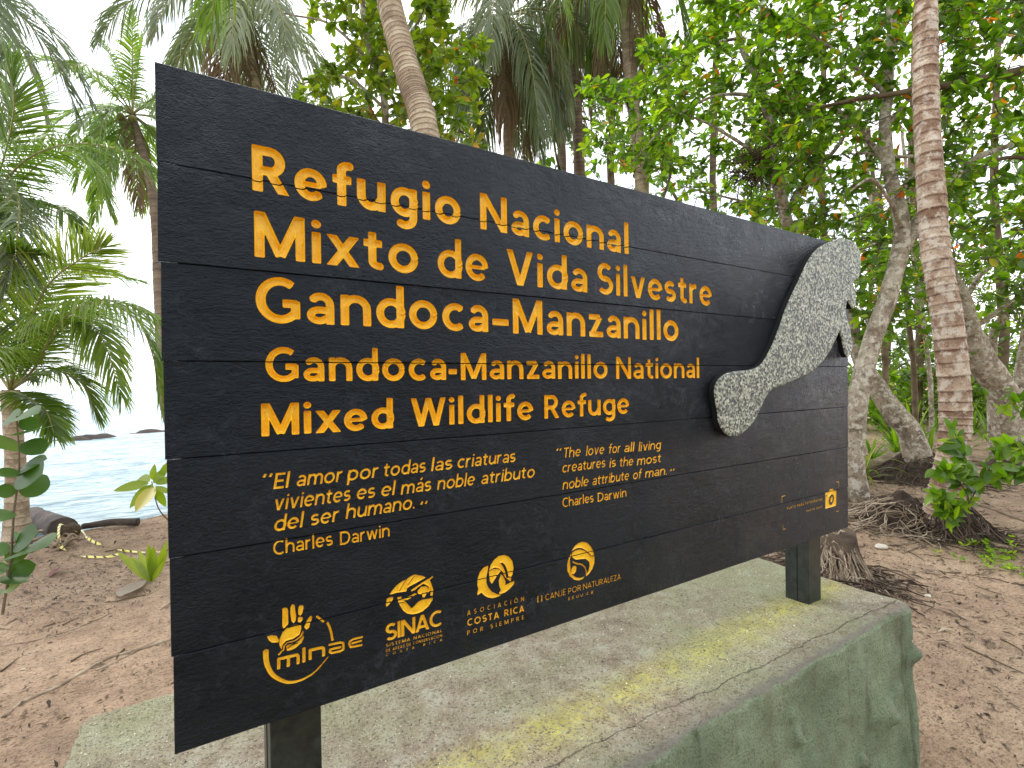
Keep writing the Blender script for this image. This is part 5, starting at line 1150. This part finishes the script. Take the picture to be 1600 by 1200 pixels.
# single leaves
def leaf_part(parent, p0, d, L, W, mat, var, rs, fold=.12, curl=.3, name='leaf', shape=None):
    tc_ = nrm(CAM-np.asarray(p0)); V, F, nv = leaves(np.array([p0]), np.array([d], float), np.array([L]), np.array([W]), rs, 6, fold, curl, up=tc_*.9+np.array([0, 0, .5]), jit=.3)
    if shape == 'lance':
        V = V.reshape(6, 3, 3); w_ = np.array([.10, .62, 1.0, .85, .45, .02])/np.array([.07, .30, .72, 1, .70, .03]); V[:, 0] = V[:, 1]+(V[:, 0]-V[:, 1])*w_[:, None]; V[:, 2] = V[:, 1]+(V[:, 2]-V[:, 1])*w_[:, None]; V = V.reshape(-1, 3)
    if shape == 'round':
        V = V.reshape(6, 3, 3); w_ = np.array([.25, .75, 1.05, 1.1, .80, .05])/np.array([.07, .30, .72, 1, .70, .03]); V[:, 0] = V[:, 1]+(V[:, 0]-V[:, 1])*w_[:, None]; V[:, 2] = V[:, 1]+(V[:, 2]-V[:, 1])*w_[:, None]; V = V.reshape(-1, 3)
    o = obj(name, V, F, mat, parent, True, {'var': np.full(len(V), var)})
    sb = o.modifiers.new('smooth', 'SUBSURF'); sb.levels = sb.render_levels = 2
    return o
def stemmed(name, label, cat, stems, mat_stem, lv, mat, group=None, r=.006, shape=None, aspect=.45, fold=.12, curl=.3):
    """stems: list of picture polylines (u,v,d); lv: list of (u,v,d, du,dv,dd length factor, var)"""
    e = empty(name, P(*stems[0][0]), label, cat, group)
    for s_ in stems:
        V, F = tubeq(spline(P_(*s_), 26), np.linspace(r, r*.5, 26), 6); obj('stem', V, F, mat_stem, e, True, {'var': np.full(len(V), .4)})
    for (u_, v_, d_, u2, v2, d2, va) in lv:
        a = P(u_, v_, d_); b = P(u2, v2, d2); L_ = np.linalg.norm(b-a); leaf_part(e, a, b-a, L_, L_*aspect, mat, va, R2, fold, curl, shape=shape)
    return e
# sea grape creeper at the left edge (round leaves)
st_ = [(4, 960, 2.6), (16, 880, 2.6), (22, 800, 2.6), (30, 730, 2.6), (26, 650, 2.6)]
lv = []
for (u_, v_, u2, v2, va) in [(30, 650, 8, 655, .25), (28, 652, 52, 640, .3), (30, 668, 60, 655, .25), (30, 680, 78, 668, .3), (28, 690, 0, 700, .35), (40, 690, 66, 705, .3), (28, 735, 2, 742, .45), (30, 738, 64, 712, .28), (30, 742, 66, 740, .2), (24, 770, -6, 764, .3), (36, 775, 72, 742, .35), (20, 800, -14, 806, .45),
                            (20, 835, 40, 862, .4), (24, 850, 52, 832, .25), (16, 860, -18, 858, .5), (20, 870, 60, 838, .35), (12, 880, 40, 850, .55), (10, 900, 50, 882, .35), (8, 880, -24, 900, .5), (8, 920, 30, 912, .72), (2, 930, -30, 940, .4), (6, 900, 40, 905, .3)]:
    lv.append((u_, v_, 2.6, u2, v2, 2.6+R2.uniform(-.12, .12), va))
M_LSG = leafmat('sea_grape_leaf', [(0, (.03, .07, .015, 1)), (.5, (.08, .16, .035, 1)), (1, (.26, .30, .05, 1))], .4, .35, (1.5, 1.7, .5), .4, 14)
stemmed('sea_grape', 'climbing plant with round dull green leaves at the left edge below the palm', 'plant', [st_], M_ROOT, lv, M_LSG, shape='round', aspect=.82, r=.007)
# lance leaved branch sticking out left of the board
lv = [(232, 755, 3.4, 176, 764, 3.3, .62), (234, 752, 3.4, 205, 745, 3.5, .6), (238, 750, 3.4, 240, 726, 3.4, .7), (236, 758, 3.4, 198, 790, 3.3, .6), (240, 760, 3.4, 212, 800, 3.2, .93), (240, 755, 3.4, 262, 728, 3.5, .55), (243, 760, 3.4, 268, 772, 3.4, .6), (238, 756, 3.4, 224, 786, 3.35, .7), (243, 756, 3.4, 275, 745, 3.5, .5), (244, 764, 3.4, 258, 792, 3.4, .5), (250, 740, 3.45, 280, 715, 3.5, .55)]
stemmed('seedling_tree', 'young leafy branch with one yellow leaf sticking out left of the board before the sea', 'plant', [[(300, 850, 3.6), (268, 818, 3.5), (248, 795, 3.4), (240, 765, 3.4), (237, 752, 3.4)]], M_TWIG, lv, M_LY, aspect=.42, shape='lance', r=.005)
# yellow-green sprout on the sand
sp = GG(237, 909); e = empty('palm_sprout', sp, 'small yellow green sprouting coconut seedling on the sand left of the board', 'plant')
ds = CAM-sp; dsp = float(ray(237, 909)@CF*0+np.dot(sp-CAM, CF)); 
for (u2, v2, va, w_) in [(183, 861, .80, .26), (212, 858, .86, .30), (231, 849, .6, .3), (240, 852, .62, .34), (262, 846, .75, .26), (264, 866, .7, .30), (255, 878, .8, .26), (205, 866, .85, .24)]:
    b = P(u2, v2, dsp+R2.uniform(-.08, .12)); L_ = np.linalg.norm(b-sp); leaf_part(e, sp, b-sp, L_, L_*w_*.72, M_LY, va, R2, .25, .25, shape='lance')
# dead leaf, red leaf, stones
M_DEAD = leafmat('dead_leaf', [(0, (.12, .08, .05, 1)), (.5, (.26, .20, .16, 1)), (1, (.36, .30, .24, 1))], .7, .1)
def flatleaf(label, u0, v0, u1, v1, w_, va, mat, h=.015):
    a = GG(u0, v0)+np.array([0, 0, h]); b = GG(u1, v1)+np.array([0, 0, h]); L_ = np.linalg.norm(b-a); V, F, _ = leaves(np.array([a]), np.array([b-a]), np.array([L_]), np.array([L_*w_]), R2, 6, .3, -.12)
    o = obj('fallen_leaf', V, F, mat, None, True, {'var': np.full(len(V), va)}); tag(o, label, 'leaf')
flatleaf('curled grey brown dead leaf on the sand beside the green sprout', 228, 908, 186, 943, .28, .7, M_DEAD)
mr = m_plain('red_leaf', (.12, .006, .008), .5); flatleaf('small dark red leaf lying on the sand at the left', 78, 904, 92, 893, .4, .5, mr, .02)
for i in range(16):
    u_, v_ = [(1340, 965), (1420, 900), (1495, 1010), (1560, 950), (1530, 1100), (1580, 1050), (60, 960), (150, 1005), (230, 960), (1390, 880), (1470, 905), (1585, 1150), (110, 1150), (1490, 1140), (40, 1180), (1550, 880)][i]
M_PEB = m_plain('stone', (.55, .50, .42), .8, 30, .2)
def stone(label, u_, v_, r):
    me = bpy.data.meshes.new('stone'); bm = bmesh.new(); bmesh.ops.create_icosphere(bm, subdivisions=3, radius=r)
    for v in bm.verts: v.co *= 1+.3*vnoise(np.array(v.co)/r*1.1+u_); v.co.z *= .55
    bm.to_mesh(me); bm.free(); me.materials.append(M_PEB); tag(link('stone', me, None, GG(u_, v_)+np.array([0, 0, r*.2])), label, 'stone')
stone('pale flat stone on the sand between the root mound and the stump', 1377, 856, .055); stone('small pale pebble on the sand right of the plinth top corner', 1450, 932, .022)
# leafy bush on the right palm's foot
lv = []; stems = [[(1515, 830, 5.1), (1512, 770, 5.0), (1505, 720, 4.95), (1490, 670, 4.9)], [(1512, 790, 5.0), (1540, 740, 4.9), (1570, 700, 4.8), (1590, 690, 4.75)], [(1510, 770, 5.0), (1490, 740, 4.9), (1470, 735, 4.85)], [(1505, 800, 5.0), (1480, 790, 4.9), (1465, 770, 4.85)], [(1530, 760, 5.0), (1580, 740, 5.0), (1620, 735, 5.0)], [(1495, 820, 5), (1485, 805, 4.9), (1480, 790, 4.9)]]
for s_ in stems:
    p2 = spline(s_, 9)
    for q in p2[2:]:
        for _ in range(6):
            a = R2.uniform(0, 6.283); L_ = R2.uniform(15, 30); lv.append((q[0]+R2.normal(0, 4), q[1]+R2.normal(0, 4), q[2], q[0]+L_*math.cos(a), q[1]+L_*math.sin(a)*.75, q[2]+R2.uniform(-.12, .12), np.clip(R2.normal(.45, .2), 0, .9)))
stemmed('shrub', 'leafy green shrub growing against the foot of the tall rusty palm', 'shrub', stems, M_TWIG, lv, M_LB, aspect=.45, r=.006, shape='lance')
for i, (u_, v_, d_, lb) in enumerate([(1590, 628, 8.2, 'sprig of drooping light leaves at the right edge beside the thick trunk'), (1605, 722, 5.6, 'spray of pointed leaves cut by the right edge above the bare sand')]):
    lv = []
    for _ in range(34 if i == 0 else 26):
        a = R2.uniform(0, 6.283); q = (u_+R2.normal(0, 16), v_+R2.normal(0, 9)); L_ = R2.uniform(14, 26); lv.append((q[0], q[1], d_, q[0]+L_*math.cos(a), q[1]+abs(L_*math.sin(a)*.7)*(1 if R2.random() < .7 else -1), d_+R2.uniform(-.15, .15), np.clip(R2.normal(.5, .2), 0, .9)))
    stemmed('shrub', lb, 'shrub', [[(u_+30, v_+60, d_), (u_+15, v_+20, d_), (u_, v_, d_)]], M_TWIG, lv, M_LB, aspect=.36, r=.006, shape='lance')
# strap leaved plants of the undergrowth
def strap(label, u_, d_, n, L, var, rs, mat, group='strap leaved plants under the trees'):
    b = foot(u_, d_)+np.array([0, 0, .05]); e = empty('strap_plant', b, label, 'plant', group)
    for k in range(n):
        a = rs.uniform(0, 6.283); el = rs.uniform(.6, 1.45); p = spline(bend(b, a, el, L*rs.uniform(.6, 1.1), rs.uniform(.6, 1.8), 6), 9); t = nrm(np.gradient(p, axis=0)); s_ = nrm(np.cross(t, [0, 0, 1.])+1e-6); w = .028*np.array([.5, .8, 1, 1, .95, .8, .6, .35, .03])[:, None]
        V = np.stack([p-s_*w, p+s_*w-np.array([0, 0, .004])], 1).reshape(-1, 3); i = np.arange(8)[:, None]*2; obj('leaf', V, np.hstack([i, i+1, i+3, i+2]), mat, e, True, {'var': np.full(len(V), np.clip(rs.normal(var, .15), 0, .95))})
for i, (u_, d_, n_, L_, va) in enumerate([(1345, 8.0, 22, .7, .65), (1362, 9.5, 24, .8, .5), (1400, 11, 26, 1.1, .55), (1425, 12, 26, 1.2, .45), (1450, 10, 20, .9, .4), (1385, 14, 24, 1.3, .4), (1545, 12, 24, 1.0, .45), (1575, 11, 22, 1.0, .5), (1610, 9, 22, .9, .5), (1520, 14, 22, 1.2, .4), (1470, 14, 24, 1.3, .4)]):
    strap(['yellow green strap leaved clump right beside the board end', 'strap leaved clump behind the pale leaning tree', 'tall strap leaved clump between the trunks', 'tall strap leaved clump left of the rusty palm', 'strap leaved clump at the dark root mass', 'far strap leaved clump between the trunks',
           'strap leaved clump right of the rusty palm', 'strap leaved clump in front of the thick trunk', 'strap leaved clump at the right edge', 'far strap leaved clump right of the palm', 'far strap leaved clump behind the palm'][i], u_, d_, n_, L_, va, R2, M_LB if i != 0 else M_LY)
# low seedlings and thicket
def patch(name, label, cen, n, sx_, sy_, L_, mat, rs, h=.05, seed=0, per=5, vmu=.5):
    q = np.stack([cen[0]+rs.normal(0, sx_, n), cen[1]+rs.normal(0, sy_, n)], 1); z = gz(q[:, 0], q[:, 1])+rs.uniform(.01, h, n); P0 = np.repeat(np.column_stack([q, z]), per, 0); k = len(P0)
    a = rs.uniform(0, 6.283, k); el = rs.uniform(.1, .9, k); D = np.stack([np.cos(a)*np.cos(el), np.sin(a)*np.cos(el), np.sin(el)], 1); L__ = L_*rs.uniform(.5, 1.2, k)
    V, F, nv = leaves(P0, D, L__, L__*.42, rs, 4); o = obj(name, V, F, mat, None, True, {'var': np.repeat(np.clip(rs.normal(vmu, .18, k), 0, .93), nv)}); tag(o, label, 'ground cover', kind='stuff'); return o
patch('seedlings', 'patch of tiny bright green seedlings on the sand at the right edge', GG(1560, 876), 60, .22, .16, .055, M_LB, R2, vmu=.75)
patch('seedlings', 'small green seedlings on the sand below the shrub', GG(1527, 852), 16, .08, .08, .05, M_LB, R2, vmu=.6)
# thicket: low bushes along the back
for i, (u_, d_, w_, n_) in enumerate([(1345, 16, 1.6, 120), (1410, 18, 1.8, 130), (1480, 17, 1.8, 120), (1545, 18, 1.8, 130), (1600, 15, 1.8, 130), (1440, 25, 3, 170), (1580, 26, 3, 170), (1350, 25, 3, 150)]):
    c = foot(u_, d_); rs = R2; pts = np.stack([c[0]+rs.normal(0, w_*.5, n_), c[1]+rs.normal(0, w_*.5, n_), c[2]+rs.uniform(.15, 1.9 if d_ < 20 else 3.2, n_)], 1)
    e = empty('bush', c, ['low dark bush behind the board end', 'low bush left of the rusty palm', 'low bush behind the rusty palm', 'low bush right of the rusty palm', 'low bush by the right edge', 'farthest bush behind the palm', 'farthest bush at the right', 'farthest bush at the board end'][i], 'bush', 'bushes of the undergrowth')
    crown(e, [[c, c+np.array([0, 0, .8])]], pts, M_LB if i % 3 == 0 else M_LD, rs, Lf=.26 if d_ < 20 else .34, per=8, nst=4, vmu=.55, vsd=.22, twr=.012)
# litter scattered over the ground
M_LIT = leafmat('litter', [(0, (.025, .017, .012, 1)), (.4, (.07, .045, .03, 1)), (.75, (.17, .12, .08, 1)), (1, (.46, .38, .28, 1))], .85, .05)
def litter(n, cx, cy, sx_, sy_, L_, w_, rs, name, label, thr=-.1, sc=1.1):
    x = rs.normal(cx, sx_, n*2); y = rs.normal(cy, sy_, n*2); p = np.stack([x, y, x*0], -1); k = (fbm(p, sc, 3) > thr+rs.uniform(-.5, .5, len(x))) & (y < shore(x)+.2); k &= ~((x > PX0-.05) & (x < PX1+.05) & (y > PY0-.05) & (y < PY1+.05))
    x, y = x[k][:n], y[k][:n]; m_ = len(x); z = gz(x, y)+.004; a = rs.uniform(0, 6.283, m_); el = rs.normal(0, .16, m_); D = np.stack([np.cos(a)*np.cos(el), np.sin(a)*np.cos(el), np.sin(el)], 1); L__ = L_*np.exp(rs.normal(0, .45, m_))
    s_ = np.stack([-np.sin(a), np.cos(a), rs.normal(0, .3, m_)], 1); w = (L__*w_*rs.uniform(.5, 1.4, m_))[:, None]; c0 = np.column_stack([x, y, z]); mid = c0+D*L__[:, None]*.5+np.array([0, 0, 1.])*(L__*rs.uniform(.02, .2, m_))[:, None]; c1 = c0+D*L__[:, None]
    V = np.stack([c0, mid-s_*w, mid+s_*w, c1], 1).reshape(-1, 3); i = (np.arange(m_)*4)[:, None]; F = np.concatenate([np.hstack([i, i+1, i+2]), np.hstack([i+1, i+3, i+2])])
    o = obj(name, V, F, M_LIT, None, False, {'var': np.repeat(np.clip(rs.normal(.45, .25, m_), 0, 1), 4)}); tag(o, label, 'litter', kind='stuff')
litter(42000, 3.5, 3.5, 5, 4, .021, .13, R2, 'leaf_litter', 'fine leaf and twig litter strewn over the sand')
litter(1500, 5.5, 2.5, 3.0, 2.5, .035, .16, R2, 'leaf_litter', 'larger dead leaf scraps lying on the sand', .2)
litter(9000, -1.2, 4.6, 1.3, 1.5, .026, .10, R2, 'leaf_litter', 'dark organic litter on the beach left of the board', .0, 1.6)
litter(15000, 9, 2.5, 4.5, 3.5, .06, .09, R2, 'leaf_litter', 'dead leaves and sticks under the trees at the right', .0, .6)
A = Acc()
for _ in range(420):
    x, y = R2.normal(4.5, 3.5), R2.normal(2.5, 3)
    if y > shore(x)-.2 or (PX0-.1 < x < PX1+.1 and PY0-.1 < y < PY1+.1): continue
    a = R2.uniform(0, 6.28); L_ = R2.uniform(.06, .35); p = []
    for s_ in range(4): p.append(onground(x, y, .006)); a += R2.normal(0, .4); x += math.cos(a)*L_/3; y += math.sin(a)*L_/3
    V, F = tubeq(spline(p, 6), np.linspace(.005, .002, 6)*R2.uniform(.6, 1.4), 4); A.add(V, F, R2.uniform(.1, .9))
o = A.obj('twigs', M_TWIG); tag(o, 'thin fallen twigs strewn over the sand', 'twigs', kind='stuff')
# long surface roots under the trees at the right
for i, (pts_, r_) in enumerate([([(1530, 790), (1560, 800), (1600, 815), (1640, 822)], .02), ([(1500, 842), (1450, 850), (1410, 865)], .012), ([(1600, 725), (1560, 728), (1520, 735)], .02), ([(1338, 745), (1345, 775), (1380, 800)], .02), ([(1600, 700), (1550, 705), (1510, 700)], .018)]):
    p = [GG(*q)+np.array([0, 0, r_*.3]) for q in pts_]; V, F = tube(spline(p, 50), r_*(1-.5*np.linspace(0, 1, 50)), 8); o = obj('surface_root', V, F, M_ROOT, None, True, {'var': np.clip(.5+.3*fbm(V, 12, 2), 0, 1)})
    tag(o, ['surface root snaking from the rusty palm to the right edge', 'thin surface root running left below the palm root mound', 'surface root crossing the sand behind the shrub', 'surface root curling down from the pale tree', 'upper surface root by the right edge'][i], 'root')
# reef rocks in the sea
for i, (u_, v_, w_) in enumerate([(150, 685, 2.0), (120, 688, 1.0), (240, 676, 1.8)]):
    q = G(u_, v_, SEA_Z); th = np.linspace(0, 2*math.pi, 30, endpoint=False); V = []
    for r in np.linspace(0, 1, 10): x = q[0]+w_*r*np.cos(th); y = q[1]+.5*r*np.sin(th); V.append(np.stack([x, y, SEA_Z-.25+.42*np.cos(r*1.5)+.12*fbm(np.stack([x, y, x*0+i], -1), 2.2, 3)], -1))
    i_ = np.arange(9)[:, None]*30; j = np.arange(30)[None, :]; j2 = (j+1) % 30; o = obj('reef_rock', np.concatenate(V), np.stack([i_+j, i_+j2, i_+30+j2, i_+30+j], -1).reshape(-1, 4), M_DRIFT, None, True, {'var': np.full(300, .35)})
    tag(o, ['largest low reef rock breaking the sea surface left of the board', 'smaller reef rock left of the largest one', 'reef rock farthest out beside the board edge'][i], 'rock')
# dark nest in the mottled tree
nb = P(1178, 265, 7.7); A = Acc()
for _ in range(260):
    a = nrm(R2.normal(0, 1, 3))*np.array([.26, .26, .34])*R2.uniform(.4, 1); b = a+R2.normal(0, .16, 3); V, F = tubeq(spline([nb+a, nb+(a+b)/2+R2.normal(0, .06, 3), nb+b], 6), np.full(6, .006), 3); A.add(V, F, R2.uniform(0, .7))
o = A.obj('twig_nest', M_TWIG); tag(o, 'tangled dark nest of twigs hanging in the bright green tree', 'nest', kind='stuff')
# trees standing behind the photographer (they darken the reflections in the paint)
def copy_tree(o, loc, rz, label):
    c = o.copy(); COL.objects.link(c); c.location = loc; c.rotation_euler = (0, 0, rz); c['label'] = label
    for ch in list(o.children):
        d = ch.copy(); COL.objects.link(d); d.parent = c
    return c
bt = [o for o in COL.objects if o.get('label', '').startswith('back row tree')]
for i, (x, y, rz, k) in enumerate([(-4.5, -7, 1.0, 2), (.3, -7.5, 2.4, 4), (5, -9, 3.6, 1), (-8, -4, .4, 3), (-1.5, -10, 5, 5), (3, -11, 2, 2), (9, -12, 4.2, 0)]):
    copy_tree(bt[k], (x, y, float(gz(x, y))), rz, ['tree behind the photographer, nearest on the left', 'tree straight behind the photographer', 'tree behind the photographer toward the right', 'tree far left behind the photographer', 'second row tree behind the photographer', 'second row tree behind and to the right', 'rightmost tree behind the photographer'][i])

bb_ = [o for o in COL.objects if o.get('category') == 'bush'][:5]
for i, (x, y) in enumerate([(-3.5, -5.5), (-1.2, -6.2), (1.0, -6), (3.2, -6.6), (5.6, -7.5), (-5.5, -4.5), (-.2, -8.5), (2.4, -9)]):
    c = copy_tree(bb_[i % 5], (x, y, float(gz(x, y))), i*1.3, ['bush behind the photographer, left of the middle', 'bush straight behind the photographer', 'bush behind the photographer, right of the middle', 'bush behind and to the right of the photographer', 'rightmost bush behind the photographer', 'leftmost bush behind the photographer', 'second row bush straight behind the photographer', 'second row bush to the right behind the photographer'][i])
    c.scale = (1.3, 1.3, 1.3)
